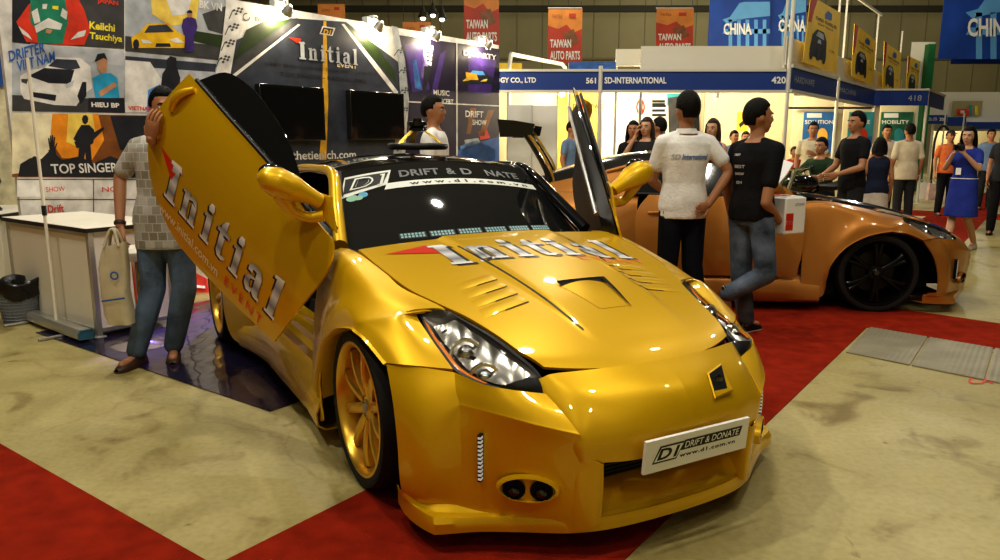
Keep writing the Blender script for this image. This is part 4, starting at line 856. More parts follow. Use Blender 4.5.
# ---------------------------------------------------------------- stool base, red bag, tripod behind the person
S_ = gp(142, 345); r = empty('bar_stool', tuple(S_), 0, 'chrome bar stool on a round base standing behind the legs of the person in jeans', 'stool')
m = MB(); m.lathe([(0, .0), (.20, .0), (.20, .008), (.16, .018), (.05, .035), (.028, .06), (0, .06)], 'chrome', n=36); m.build('base', r)
m = MB(); m.tube([(0, 0, .05), (0, 0, .62)], .022, 'chrome', 14); m.build('column', r)
m = MB(); m.lathe([(0, .60), (.14, .60), (.165, .63), (.165, .66), (.14, .68), (0, .685)], 'board_white', n=28); m.build('seat', r)
G_ = gp(192, 291); r = G_; mat('bag_red', (.70, .04, .02), .6); m = MB()
for k in (0, 1): pass
m.add([G_ + ex_ for ex_ in (np.array([-.16, -.08, 0]), np.array([.2, -.08, 0]), np.array([.2, .12, 0]), np.array([-.16, .12, 0]), np.array([-.10, .0, .20]), np.array([-.02, .0, .26]), np.array([.05, .02, .17]), np.array([.14, .02, .12]))], [(0, 1, 7, 6), (0, 6, 5, 4), (3, 0, 4), (2, 3, 4, 5, 6, 7), (1, 2, 7)], 'bag_red')
m.poly([G_ + np.array([-.06, -.085, .06]), G_ + np.array([.16, -.082, .04]), G_ + np.array([.15, -.06, .06]), G_ + np.array([-.05, -.06, .085])], 'white_print')
tag(m.build('cloth_bag', smooth=25, bevel=.01), 'crumpled red cloth bag with white stripe on the floor behind the open door', 'bag')
T_ = gp(189, 296); r = empty('tripod', tuple(T_), 0, 'thin black tripod standing beside the red cloth bag', 'tripod')
m = MB(); m.tube([(0, 0, .5), (0, 0, 1.1)], .012, 'black_plastic', 8); m.ell((0, 0, 1.12), (.03, .03, .04), 'black_plastic', 8); m.build('column', r)
for k in range(3): m = MB(); a_ = k * 2.094 + .5; m.tube([(0, 0, .62), (.25 * cos(a_), .25 * sin(a_), .0)], .009, 'black_plastic', 8); m.build('leg', r)
# ---------------------------------------------------------------- neighbour's table and wall at the very left
N0 = gp(9, 300); m = MB(); NX = np.array([-1., .0, 0])
r = empty('side_table', tuple(N0), 0, 'white draped table cut by the left edge behind the waste basket', 'table')
m = MB(); m.box((-.85, .45, .36), (1.7, .9, .72), 'board_white'); m.build('drape', r, bevel=.01)
m = MB(); m.box((-.85, .45, .745), (1.78, .96, .03), 'board_edge'); m.box((-.85, .45, .762), (1.77, .95, .006), 'board_white'); m.build('tabletop', r, smooth=0)
p_ = N0 + np.array([-.22, .3, .765]); m = MB(); m.lathe([(0, 0), (.05, 0), (.055, .02), (.02, .05), (.018, .16), (.07, .26), (.06, .30), (0, .31)], 'black_gloss', n=18); o = m.build('table_lamp_stand', smooth=40, loc=tuple(p_)); o.name = 'trophy_cup'; tag(o, 'small dark trophy cup on the table at the left edge', 'trophy')
m = MB(); m.box(tuple(N0 + np.array([-2.2, 1.6, 1.3])), (4.2, .06, 2.6), 'pr_cream'); m.box(tuple(N0 + np.array([-.7, 1.55, 2.2])), (1.2, .03, .5), 'pr_navy'); tag(m.build('partition_panel', smooth=0), 'cream partition panel of the neighbouring booth at the left edge', 'panel')
# ================================================================ second car
CTH2 = radians(84); U2 = np.array([sin(CTH2), -cos(CTH2), 0]); L2 = np.array([cos(CTH2), sin(CTH2), 0]); cw = gp(872, 311); car2 = cw + L2 * .80
make_car((car2[0], car2[1], 0), CTH2 - pi / 2, 'amber_paint', 'amber tuned coupe with black bonnet, black wheels and tall rear wing on the red carpet', False)
# ================================================================ exhibition stands behind the cars
mat('fascia_white', (.66, .63, .52), .5); mat('fascia_blue', (.022, .055, .24), .4); mat('stand_wall', (.70, .62, .40), .6); mat('stand_cream', (.74, .66, .42), .6); mat('post_white', (.62, .60, .52), .4); mat('stand_orange', (.88, .52, .10), .5)
mat('print_black', (.015, .015, .015), .5); mat('poster_blue', (.04, .16, .42), .45, var=.3, vscale=3); mat('poster_teal', (.05, .30, .34), .45, var=.3, vscale=3); mat('poster_green', (.03, .14, .08), .45, var=.3, vscale=3); mat('banner_yellow', (.88, .60, .05), .5, var=.1, vscale=3); mat('banner_red', (.48, .05, .02), .5, var=.15, vscale=2); mat('banner_orange', (.66, .24, .04), .5, var=.15, vscale=2)
mat('china_blue', (.015, .06, .30), .5, var=.25, vscale=1.2); mat('china_light', (.12, .34, .62), .5, var=.15, vscale=1.2); mat('post_green', (.02, .16, .05), .5); mat('print_pale', (.80, .79, .74), .5)
YF = 11.6
def X_at(px, Y, py=100): return at(px, py, Y)[0]
def Z_at(py, Y): return at(640, py, Y)[2]
def flat(mb, x0, y0, x1, y1, Y, m, t=.03):
    a = at(x0, (y0 + y1) / 2, Y)[0]; b = at(x1, (y0 + y1) / 2, Y)[0]; z0 = Z_at(y1, Y); z1 = Z_at(y0, Y); mb.box(((a + b) / 2, Y + t / 2, (z0 + z1) / 2), (b - a, t, z1 - z0), m)
def F2(Y, l=.006): return lambda u, v: tuple(at(u, v, Y - l))
def single(name, x0, y0, x1, y1, Y, m, label, cat, t=.03, kind=None, bevel=0., group=None, legs=False):
    b = MB(); flat(b, x0, y0, x1, y1, Y, m, t)
    if legs:
        for u in (x0 + 1, x1 - 1): P = at(u, y1, Y); b.box((P[0], Y + .05, P[2] / 2 + .05), (.04, .04, P[2] + .1), 'post_white'); return tag(b.build(name, smooth=0, bevel=bevel), label, cat, group, kind)
def post(P, z1, label, name='stand_post', m='post_white'):
    b = MB(); b.tube([(P[0], P[1], 0), (P[0], P[1], z1)], .032, m, 8); b.lathe([(.06, 0), (.06, .01), (.03, .02)], m, (P[0], P[1], 0), n=12); return tag(b.build(name, smooth=30), label, 'post')
def fascia(x0, x1, words, label):
    r = empty('fascia_board', (0, 0, 0), 0, label, 'fascia'); c = at((x0 + x1) / 2, 90, YF); r.location = (c[0], YF, 2.15); iv = Matrix.Translation(-Vector(r.location))
    b = MB(); flat(b, x0, 71, x1, 91, YF, 'fascia_blue', .03)
    for s, u, w, h in words: put_text(b, s, F2(YF), 'print_pale', u, 83.6, w, -h, bold=.03)
    o = b.build('board', r, smooth=0); o.matrix_parent_inverse = iv
    for y0, y1 in ((69, 71.5), (90, 92.5)): b = MB(); flat(b, x0, y0, x1, y1, YF - .02, 'post_white', .07); o = b.build('rail', r, smooth=0); o.matrix_parent_inverse = iv
fascia(420, 599, [('TECHNOLOGY CO., LTD', 466, 70, 6.2), ('561', 586, 10, 6)], 'blue fascia board numbered 561 between the show prints and the upright gold door')
fascia(600.5, 786.5, [('SD-INTERNATIONAL', 604.5, 62, 6.5), ('420', 771.5, 14.5, 7)], 'blue fascia board lettered SD-INTERNATIONAL 420 over the stand')
for px, l in ((440, 'white stand post hidden mostly by the printed backdrop'), (600, 'white stand post between the two blue fascia boards'), (787, 'tall white corner post at the number 420')):
    P = at(px, 100, YF); post((P[0], YF), 2.5 if px != 787 else Z_at(-30, YF), l)
# lit band under the fascia and the walls of the stand
YB = 14.4
for i, (nm, x0, y0, x1, y1, Y, m, lab, cat) in enumerate((
    ('display_partition', 470, 90, 556, 215, YB, 'stand_wall', 'cream rear wall panel left of the orange panel', 'wall panel'),
    ('display_partition', 557, 91, 601, 215, YB, 'stand_orange', 'orange rear wall panel with red lettering', 'wall panel'),
    ('display_partition', 601.5, 91, 649, 215, YB, 'print_pale', 'pale wall panel with SD International lettering and red ring', 'wall panel'),
    ('display_partition', 649.5, 91, 702, 215, YB, 'stand_wall', 'cream rear wall panel behind the product poster', 'wall panel'),
    ('display_partition', 702.5, 91, 790, 215, YB + 2.2, 'stand_cream', 'cream rear wall panel behind the person in black', 'wall panel'))):
    b = MB(); flat(b, x0, y0, x1, y1, Y, m)
    z0 = 0; zc = Z_at(y1, Y); b.box(((at(x0, 150, Y)[0] + at(x1, 150, Y)[0]) / 2, Y + .015, zc / 2), (at(x1, 150, Y)[0] - at(x0, 150, Y)[0], .03, zc), m)
    f = F2(Y)
    if m == 'stand_orange': put_text(b, 'DYNAPAC', f, 'red_print', 573, 109, 30, -5, bold=.02)
    if m == 'print_pale':
        put_text(b, 'SD International', f, 'grey_print', 608, 110, 26, -6)
        for r0, r1, c in ((7.5, 5, 'red_print'), (3, 0, 'red_print')):
            pass
        ring = [(640.5 + 4.6 * cos(t), 107 + 8 * sin(t)) for t in np.linspace(0, 2 * pi, 28)]; ring2 = [(640.5 + 2.8 * cos(t), 107 + 5.4 * sin(t)) for t in np.linspace(0, 2 * pi, 28)]
        for k in range(27): put_poly(b, [ring[k], ring[k + 1], ring2[k + 1], ring2[k]], f, 'red_print')
        put_poly(b, [(638.4, 102), (640, 102), (642.8, 112), (641, 112)], F2(Y, .008), 'red_print'); put_poly(b, [(641.4, 101), (642.6, 101), (642.8, 112), (641.4, 108)], F2(Y, .008), 'red_print')
    tag(b.build(nm, smooth=0), lab, cat)
single('stand_lintel', 702.5, 106.5, 790, 109, YB + 2.1, 'post_white', 'thin white rail across the deeper cream wall of the stand', 'rail')
# white free-standing board, product poster, yellow poster
b = MB(); flat(b, 507, 105, 531.5, 172, 13.0, 'print_pale'); flat(b, 532.5, 105.5, 557, 172, 13.0, 'print_pale'); zz = Z_at(172, 13.0); a_ = at(507, 140, 13)[0]; c_ = at(557, 140, 13)[0]; b.box(((a_ + c_) / 2, 13.015, zz / 2), (c_ - a_, .03, zz), 'print_pale')
for x in (506.6, 531.6, 556.6): flat(b, x, 104, x + .9, 175, 12.98, 'post_white', .05)
tag(b.build('folding_screen', smooth=0), 'pale two-leaf folding screen left of the orange panel', 'screen')
b = MB(); Y = YB - .024; flat(b, 650, 93, 700, 140, Y, 'print_pale', .02); f = F2(Y, .006); g_ = F2(Y, .010)
put_rect(b, f, 'print_black', 652, 103, 13, 2.2)
for k in range(4): put_rect(b, f, 'print_black', 652, 100 + k * 4.6, 13 + k % 2, 2.6)
put_rect(b, f, 'poster_teal', 667, 93.5, 14, 12); put_poly(b, [(668, 98), (680, 96), (682, 138), (669, 138)], g_, 'pr_tar'); put_poly(b, [(684, 110), (699, 104), (700, 139), (684, 139)], f, 'print_black'); put_poly(b, [(683, 96), (690, 93.5), (694, 122), (688, 130)], g_, 'pr_brown')
put_poly(b, [(651, 124), (664, 120), (666, 139), (651, 139)], f, 'pr_tar')
tag(b.build('product_poster', smooth=0), 'product poster of tyres and dark bars behind the head of the person in white polo', 'poster')
b = MB(); flat(b, 737, 112, 748, 131, YB + 2.19, 'banner_yellow', .02); put_poly(b, [(739, 124), (746, 118), (746, 122), (740, 128)], F2(YB + 2.18), 'print_black'); tag(b.build('yellow_poster', smooth=0), 'small yellow poster on the deeper cream wall', 'poster')
# lamps inside the stand
for px, py, Y, lab in ((716, 97, 13.6, 'bright spot lamp under the fascia above the person in blue'), (562, 95, 13.6, 'bright spot lamp above the orange panel')):
    c = at(px, py, Y); r = empty('spot_lamp', tuple(c), 0, lab, 'lamp'); m = MB(); m.lathe([(.03, .10), (.05, .06), (.06, .0), (.055, .0)], 'post_white', axis=(0, -.5, .85), n=16); m.build('shade', r); m = MB(); m.ell((0, 0, .01), (.045,) * 3, 'lamp_glow', 8); m.build('bulb', r)
    m = MB(); m.tube([(0, .06, .09), (0, .3, .16), (0, .6, .16)], .01, 'post_white', 6); m.build('arm', r)
# boards above the fascia
single('header_board', 641, 46, 786, 69, YF + .5, 'fascia_white', 'broad white header board above the SD-INTERNATIONAL fascia', 'board', legs=True)
single('header_board', 616, 49, 640.5, 66, YF + 1.5, 'fascia_white', 'narrow white header board left of the broad one', 'board', legs=True)
single('blue_ledge', 569, 62, 616, 69, YF + 1.4, 'pr_navy', 'low blue board above the number 561', 'board', legs=True)
single('amber_ledge', 497, 63, 522, 71, YF + 1.6, 'banner_yellow', 'low yellow board peeping over the 561 fascia', 'board', legs=True)
b = MB(); A = [at(509, 70, 13.2), at(511, 54, 13.2), at(562, 64, 14.5), at(566, 69, 14.5)]
for i in range(3): b.tube([A[i], A[i + 1]], .035, 'post_white', 8)
for q_ in (A[0], A[3]): b.tube([q_, np.array([q_[0], q_[1], 0])], .035, 'post_white', 8)
tag(b.build('light_frame', smooth=30), 'slim white frame rising above the 561 fascia', 'frame')
# ---------------------------------------------------------------- side row running away from the corner post
C0 = np.array([at(787, 100, YF)[0], YF, 0])
def on_row(px, py, l=0.): return on_line(px, py, C0) + NB * l
def row_s(px): return float(np.dot(on_row(px, 100) - C0, BD))
def rowbox(mb, px0, px1, z0, z1, m, t=.04, l=0.): s0 = row_s(px0); s1 = row_s(px1); mb.hbox(C0 + BD * s0 + NB * l, s1 - s0, t, z0, z1, m)
zf0, zf1 = 2.17, 2.49
for x0, x1, wd_, lab in ((790, 836, 'HARDWARE', 'blue side fascia board nearest the corner post'), (837, 874, 'MACHINE', 'second blue side fascia board from the corner post')):
    r = empty('fascia_board', tuple(C0 + BD * (row_s(x0) + .5) + np.array([0, 0, 2.15])), 0, lab, 'fascia'); iv = Matrix.Translation(-Vector(r.location))
    b = MB(); rowbox(b, x0, x1, zf0, zf1, 'fascia_blue'); s0 = row_s(x0); s1 = row_s(x1)
    put_text(b, wd_, lambda u, v: C0 + BD * u + NB * .006 + np.array([0, 0, v]), 'pr_smoke', s0 + .15, 2.28, (s1 - s0) * .4, .10); o = b.build('board', r, smooth=0); o.matrix_parent_inverse = iv
    for z_ in (zf1, zf0 - .05): b = MB(); rowbox(b, x0, x1, z_, z_ + .05, 'post_white', .08, .02); o = b.build('rail', r, smooth=0); o.matrix_parent_inverse = iv
b = MB(); s1 = row_s(875); E0 = C0 + BD * s1; b.box((E0[0] + .55, E0[1] - .02, 2.33), (1.2, .04, .32), 'fascia_blue'); b.box((E0[0] + .55, E0[1] - .03, 2.51), (1.2, .06, .04), 'post_white'); put_text(b, '418', lambda u, v: (E0[0] + u, E0[1] - .045, v), 'pr_smoke', .7, 2.27, .3, .12); tag(b.build('fascia_board', smooth=0), 'short blue fascia board facing forward in the side row', 'fascia')
b = MB(); E1 = E0 + np.array([1.15, 0, 0]); b.hbox(E1, 3.0, .04, 2.17, 2.49, 'fascia_blue'); b.hbox(E1 + NB * .02, 3.0, .06, 2.49, 2.54, 'post_white'); tag(b.build('fascia_board', smooth=0), 'blue fascia board at the far end of the side row', 'fascia')
for px, l in ((837, 'white post at the second bay of the side row'), (875, 'white post at the third bay of the side row')):
    P = C0 + BD * row_s(px); post(P, 4.4 if 0 else 2.5, l)
P = E1; post(P, 2.5, 'white post under the far fascia of the side row')
# white strip and lattice above, yellow banners
b = MB(); rowbox(b, 790, 905, 2.54, 2.95, 'fascia_white', .03, -.1); tag(b.build('header_board', smooth=0), 'long white header board below the yellow banners', 'board')
b = MB(); zt = 4.15
b.hbox(C0 + BD * .1 - NB * .12, row_s(880), .035, zt, zt + .05, 'post_white')
for px in (790, 840, 847, 878, 902): b.hbox(C0 + BD * row_s(px) - NB * .12, .035, .035, 2.5, zt, 'post_white')
tag(b.build('banner_frame', smooth=0), 'white frame carrying the row of yellow banners', 'frame')
for i, (Q, lab) in enumerate((([(809, -4), (839, 13), (835, 74), (801, 62)], 'largest yellow vehicle banner, next to the corner post'), ([(853, 24), (874.6, 41), (872, 86), (849.6, 76)], 'second yellow vehicle banner from the corner post'),
                 ([(883, 41.6), (900, 53), (898, 96), (881, 88)], 'third yellow vehicle banner from the corner post'), ([(907, 56), (920, 62), (918, 100), (904.6, 93)], 'smallest yellow vehicle banner, farthest along the row'))):
    b = MB(); q = [np.array(p, float) for p in Q]
    def bl(u, v, l=0.): return on_row(*(q[3] * (1 - u) * (1 - v) + q[2] * u * (1 - v) + q[0] * (1 - u) * v + q[1] * u * v), .03 + l)
    G = np.array([[bl(u, v) for v in (0, .5, 1)] for u in (0, .5, 1)]); b.sheet(G, .01, 'banner_yellow', flip=False)
    pl = lambda P, m, l: b.poly([bl(u, v, l) for u, v in P], m)
    pl([(0, .62), (.0, 1), (.22, 1), (.14, .8), (.10, .62)] if i == 0 else [(0, .35), (0, 1), (.16, 1), (.10, .6)], 'banner_red', .004)
    pl([(.50, .84), (.58, .92), (.72, .90), (.72, .80), (.52, .78)], 'pr_navy', .004); put_text(b, 'THREE WHEELER', lambda u, v: bl(u, v, .004), 'print_black', .22, .70, .68, .05); put_text(b, 'LIGHT TRUCK', lambda u, v: bl(u, v, .004), 'print_black', .30, .64, .5, .03)
    # printed three-wheeled vehicle: cab, screen, mudguards, wheels
    pl([(.14, .22), (.18, .46), (.30, .56), (.52, .56), (.62, .44), (.64, .20), (.50, .12), (.26, .14)], 'print_black', .004); pl([(.28, .46), (.34, .54), (.50, .53), (.54, .44)], 'pr_smoke', .006)
    for cx in (.20, .58): pl([(cx + .055 * cos(t), .17 + .10 * sin(t)) for t in np.linspace(0, 2 * pi, 14)[:-1]], 'pr_dark', .006)
    pl([(.36, .10), (.44, .10), (.45, .30), (.35, .30)], 'pr_dark', .007); pl([(.34, .36), (.46, .36), (.44, .42), (.36, .42)], 'pr_silver', .008); put_text(b, '125', lambda u, v: bl(u, v, .004), 'pr_brown', .74, .3, .14, .04)
    tag(b.build('yellow_banner', smooth=0), lab, 'banner', 'yellow vehicle banners')
b = MB(); Y = 21.5; flat(b, 906, 42, 929, 170, Y, 'fascia_white'); tag(b.build('end_panel', smooth=0), 'tall white end panel beside the green post', 'panel')
b = MB(); flat(b, 923, 44, 930, 168, Y - .2, 'post_green', .3); zq = Z_at(168, Y - .2); aa = at(923, 106, Y - .2)[0]; cc2 = at(930, 106, Y - .2)[0]; b.box(((aa + cc2) / 2, Y - .05, zq / 2), (cc2 - aa, .3, zq), 'post_green'); tag(b.build('green_post', smooth=0), 'broad green post at the end of the side row', 'post')
# walls and posters inside the side row
for x0, x1, Y, m, lab in ((790, 840, 15.6, 'stand_cream', 'cream inner wall behind the person in white shirt with hand at his chest'), (840.5, 876, 17.0, 'stand_wall', 'cream inner wall behind the person in black tee shirt'), (876.5, 912, 19.5, 'stand_cream', 'cream inner wall at the far end of the side row')):
    b = MB(); a = at(x0, 150, Y)[0]; c = at(x1, 150, Y)[0]; b.box(((a + c) / 2, Y, 1.15), (c - a, .03, 2.3), m); tag(b.build('display_partition', smooth=0), lab, 'wall panel')
for x0, y0, x1, y1, Y, m, w1, art, lab in ((803, 112, 836, 153, 15.5, 'poster_blue', 'SOLUTION', 'stand_orange', 'blue poster with an orange globe behind the person in white shirt'), (848, 112, 873, 150, 16.9, 'poster_teal', 'SERVICE', 'banner_red', 'teal poster with a red oval behind the person in black tee shirt'), (880, 112, 912, 150, 19.4, 'poster_green', 'MOBILITY', 'poster_teal', 'green poster at the far end of the side row')):
    b = MB(); flat(b, x0, y0, x1, y1, Y, m, .02); f = F2(Y); put_rect(b, f, 'print_pale', x0 + 4, y0 + 1.2, (x1 - x0) * .45, 4.5); put_text(b, w1, f, 'print_pale', x0 + 2, y0 + 12, x1 - x0 - 5, -4, bold=.02)
    put_poly(b, [((x0 + x1) / 2 + 3 + (x1 - x0) * .16 * cos(t), y0 + 24 + 8 * sin(t)) for t in np.linspace(0, 2 * pi, 18)[:-1]], F2(Y, .008), art); put_poly(b, [(x0 + 1, y1 - 9), (x1 - 1, y1 - 14), (x1 - 1, y1 - 1), (x0 + 1, y1 - 1)], f, 'pr_navy')
    tag(b.build('wall_poster', smooth=0), lab, 'poster')
b = MB(); s_ = row_s(788); b.box((at(830, 108, 15.4)[0], 15.4, Z_at(108, 15.4)), (at(872, 108, 15.4)[0] - at(789, 108, 15.4)[0], .03, .04), 'print_black'); tag(b.build('stand_rail', smooth=0), 'thin black rail above the blue and teal posters', 'rail')
# ---------------------------------------------------------------- far stands at the right
Y = 30
for x0, y0, x1, y1, Y_, m, lab in ((931, 92, 1004, 122, 31, 'fascia_white', 'white upper wall of the far stands at the right'), (931, 131, 1004, 175, 33, 'stand_wall', 'lit inner wall of the far stands at the right')):
    b = MB(); flat(b, x0, y0, x1 + 40, y1, Y_, m); a = at(x0, 150, Y_)[0]; c = at(x1 + 40, 150, Y_)[0]; zz = Z_at(y1, Y_)
    if y1 > 150: b.box(((a + c) / 2, Y_, zz / 2), (c - a, .03, zz), m)
    else:
        for u in (a, c): b.box((u, Y_ + .03, zz / 2 + .1), (.08, .05, zz + .2), m)
    tag(b.build('display_partition', smooth=0), lab, 'wall panel')
b = MB(); flat(b, 926, 115, 947, 124, 30.6, 'fascia_blue'); put_text(b, 'CO., LTD', F2(30.6), 'print_pale', 928, 121, 9, -3.4, bold=.02); put_text(b, '308', F2(30.6), 'print_pale', 939.5, 121, 6, -3.4, bold=.02); tag(b.build('fascia_board', smooth=0), 'short blue fascia board of the far stand beside the green post', 'fascia')
b = MB(); flat(b, 947.5, 117, 966, 126, 30.6, 'fascia_blue'); tag(b.build('fascia_board', smooth=0), 'blue fascia board turned aside on the far stand', 'fascia'); b = MB(); flat(b, 966.5, 122, 1040, 129, 30.6, 'fascia_blue'); b.box((at(1038, 125, 30.6)[0], 30.65, 1.1), (.06, .06, 2.2), 'post_white'); tag(b.build('fascia_board', smooth=0), 'long blue fascia board at the right edge', 'fascia')
for px, l in ((947, 'far white post right of the green post'), (966, 'far white post behind the person in the blue dress')): P = at(px, 100, 30.6); post((P[0], 30.6), 2.5, l)
b = MB(); flat(b, 952, 101, 982, 116, 31 - .1, 'hall_wall', .02); put_rect(b, F2(30.85), 'pr_red', 957, 109, 12, 6); put_rect(b, F2(30.8), 'pr_white', 960.5, 110.5, 4, 3); put_rect(b, F2(30.85), 'pr_yellow', 975, 106, 3, 9); put_rect(b, F2(30.85), 'poster_teal', 969, 105, 3, 10); tag(b.build('window_sign', smooth=0), 'small red sign in an opening of the far white wall', 'sign')
single('wall_poster', 968, 131, 984, 165, 32.8, 'poster_blue', 'blue poster on the far stand behind the person in the blue dress', 'poster'); single('wall_poster', 986, 131, 1010, 165, 32.8, 'poster_teal', 'teal poster on the far stand at the right edge', 'poster')
b = MB(); pts = [at(933 + 21 * (1 - cos(t)) / 2, 160 - 34 * sin(t), 20) for t in np.linspace(0, pi, 24)]; b.tube([np.array([pts[0][0], 20, 0])] + pts + [np.array([pts[-1][0], 20, 0])], .03, 'print_black', 8); tag(b.build('black_hoop', smooth=60), 'thin black hoop arching over the person in the orange polo', 'hoop')
# bags on the floor
for px, py, m, lab in ((921, 199, 'print_pale', 'pale carrier bag standing by the person in orange polo'), (930, 200, 'pr_pink', 'pink carrier bag standing by the person in orange polo')):
    c = gp(px, py); b = MB(); b.box((c[0], c[1], .2), (.18, .12, .40), m, taper=.85); b.tube([(c[0] - .05, c[1], .4), (c[0] - .03, c[1], .48), (c[0] + .03, c[1], .48), (c[0] + .05, c[1], .4)], .006, m, 6); tag(b.build('carrier_bag', smooth=0), lab, 'bag')
# ---------------------------------------------------------------- hanging banners
def hang(x0, y0, x1, y1, Y, kind, lab, group):
    b = MB(); f = F2(Y, .01); g_ = F2(Y, .02); W_, H_ = x1 - x0, y1 - y0; q = lambda P: [(x0 + a * W_, y0 + c * H_) for a, c in P]
    if kind == 'taiwan':
        flat(b, x0, y0, x1, y1, Y, 'banner_orange', .02); put_poly(b, q([(0, .32), (.3, .38), (.55, .30), (.75, .45), (1, .38), (1, 1), (0, 1)]), f, 'banner_red'); put_poly(b, q([(.45, .46), (.75, .38), (.92, .62), (.6, .7)]), g_, 'pr_brown')
        put_text(b, 'TAIWAN', F2(Y, .03), 'print_pale', x0 + .06 * W_, y0 + .72 * H_, .62 * W_, -.15 * H_, bold=.03); put_text(b, 'AUTO PARTS', F2(Y, .03), 'print_pale', x0 + .06 * W_, y0 + .94 * H_, .88 * W_, -.16 * H_, bold=.03)
        put_text(b, 'TAITRA', g_, 'pr_brown', x0 + .12 * W_, y0 + .18 * H_, .3 * W_, -.06 * H_); put_rect(b, g_, 'banner_red', x0 + .62 * W_, y0 + .1 * H_, .2 * W_, .08 * H_)
    else:
        flat(b, x0, y0, x1, y1, Y, 'china_blue', .02)
        roof = [(.22, .50), (.34, .46), (.50, .22), (.58, .20), (1, .20), (1, .44), (.62, .48), (.28, .56)]
        put_poly(b, q(roof), f, 'china_light'); put_poly(b, q([(.26, .66), (1, .66), (1, .74), (.22, .74)]), f, 'china_light')
        for k in range(5): put_rect(b, f, 'china_light', x0 + (.32 + .14 * k) * W_, y0 + .5 * H_, .06 * W_, .5 * H_)
        put_text(b, 'CHINA', F2(Y, .03), 'print_pale', x0 + .24 * W_, y0 + .76 * H_, .46 * W_ if kind == 'china' else .75 * W_, -.2 * H_, bold=.03)
    for u in (.02, .98): P = at(x0 + u * W_, y0, Y); b.tube([(P[0], Y, P[2]), (P[0], Y, 13)], .008, 'print_black', 5)
    a, c = at(x0, y0, Y), at(x1, y0, Y)
    b.tube([a, c], .02, 'post_white', 6)
    tag(b.build('hanging_banner', smooth=0), lab, 'banner', group)
hang(464, -14, 499, 45, 24, 'taiwan', 'red and orange hanging banner TAIWAN AUTO PARTS above the end of the show prints', 'hanging banners')
hang(548, 8, 582, 63, 27, 'taiwan', 'red and orange hanging banner TAIWAN AUTO PARTS above the upright gold door', 'hanging banners')
hang(656, 8, 693, 53, 26, 'taiwan', 'red and orange hanging banner TAIWAN AUTO PARTS above the broad white header board', 'hanging banners')
for x0, y0, x1, y1, lab in ((318, 4, 345, 26, 'plain orange hanging banner peeping over the backdrop beside its road print'), (403, 22, 431, 60, 'plain orange hanging banner peeping over the backdrop near the microphone picture')):
    b = MB(); flat(b, x0, y0, x1, y1, 24, 'banner_orange', .02); put_rect(b, F2(24), 'banner_red', x0 + (x1 - x0) * .6, y0 + 3, 5, 3); put_text(b, 'EXPO', F2(24), 'pr_brown', x0 + 4, y0 + 8, 8, -3)
    for u in (x0 + .5, x1 - .5): P = at(u, y0, 24); b.tube([(P[0], 24, P[2]), (P[0], 24, 13)], .008, 'print_black', 5)
    tag(b.build('hanging_banner', smooth=0), lab, 'banner', 'hanging banners')
hang(770, -16, 806, 47, 19.2, 'china2', 'narrow blue hanging banner half hidden behind the first CHINA banner', 'hanging banners')
hang(709, -10, 770, 49, 19, 'china', 'blue hanging banner CHINA with palace roof left of the corner post', 'hanging banners')
hang(943, -34, 1046, 59, 18, 'china', 'blue hanging banner CHINA with palace roof cut by the right edge', 'hanging banners')
b = MB(); flat(b, 952, 40, 1046, 64, 18.4, 'china_blue', .02)
for u in (953, 1045): P = at(u, 40, 18.4); b.tube([(P[0], 18.4, P[2]), (P[0], 18.4, 13)], .008, 'print_black', 5)
tag(b.build('hanging_banner', smooth=0), 'dark blue hanging banner just behind the CHINA banner at the right edge', 'banner', 'hanging banners')
mat('pendant_glow', (1, .9, .7), .4, emit=7.)
# ceiling lamps seen far back
for px, py, lab in ((423, 18, 'left one of three far hall lamps over the backdrop'), (433, 15, 'middle one of three far hall lamps over the backdrop'), (442, 19, 'right one of three far hall lamps over the backdrop')):
    c = at(px, py, 34); r = empty('hall_pendant', tuple(c), 0, lab, 'lamp', 'far hall lamps'); m = MB(); m.lathe([(.05, .5), (.08, .35), (.22, .05), (.20, .0)], 'hall_beam', n=16); m.build('shade', r); m = MB(); m.ell((0, 0, -.02), (.11, .11, .09), 'pendant_glow', 8); m.build('bulb', r); m = MB(); m.tube([(0, 0, .45), (0, 0, 13 - c[2])], .02, 'hall_beam', 6); m.build('cable', r)
# ---------------------------------------------------------------- potted plant by the corner post
mat('leaf_green', (.05, .13, .03), .5, var=.4, vscale=14); mat('pot_brown', (.10, .04, .02), .6)
c = np.array([at(779, 150, 11.0)[0], 11.0, 0]); r = empty('potted_plant', tuple(c), 0, 'bushy green potted plant at the foot of the corner post', 'plant'); m = MB(); m.lathe([(0, 0), (.15, 0), (.20, .34), (.18, .34), (.17, .30), (0, .30)], 'pot_brown', n=24); m.build('pot', r)
m = MB(); rr = random.Random(5)
for k in range(60):
    a_ = rr.random() * 6.28; L_ = rr.uniform(.35, .62); h_ = rr.uniform(.25, .75); P = [(.03 * cos(a_), .03 * sin(a_), .3), (.4 * L_ * cos(a_), .4 * L_ * sin(a_), .3 + h_ * .75), (.8 * L_ * cos(a_), .8 * L_ * sin(a_), .3 + h_), (L_ * cos(a_), L_ * sin(a_), .25 + h_ * .8)]
    Q = catmull(P, 9); sd = np.array([-sin(a_), cos(a_), 0]); wv = np.array([.004, .006, .012, .025, .032, .032, .026, .014, .001])[:, None]; m.grid(np.stack([Q - sd * wv, Q + np.array([0, 0, -.008]), Q + sd * wv], axis=1), 'leaf_green')
m.build('leaves', r, smooth=60)
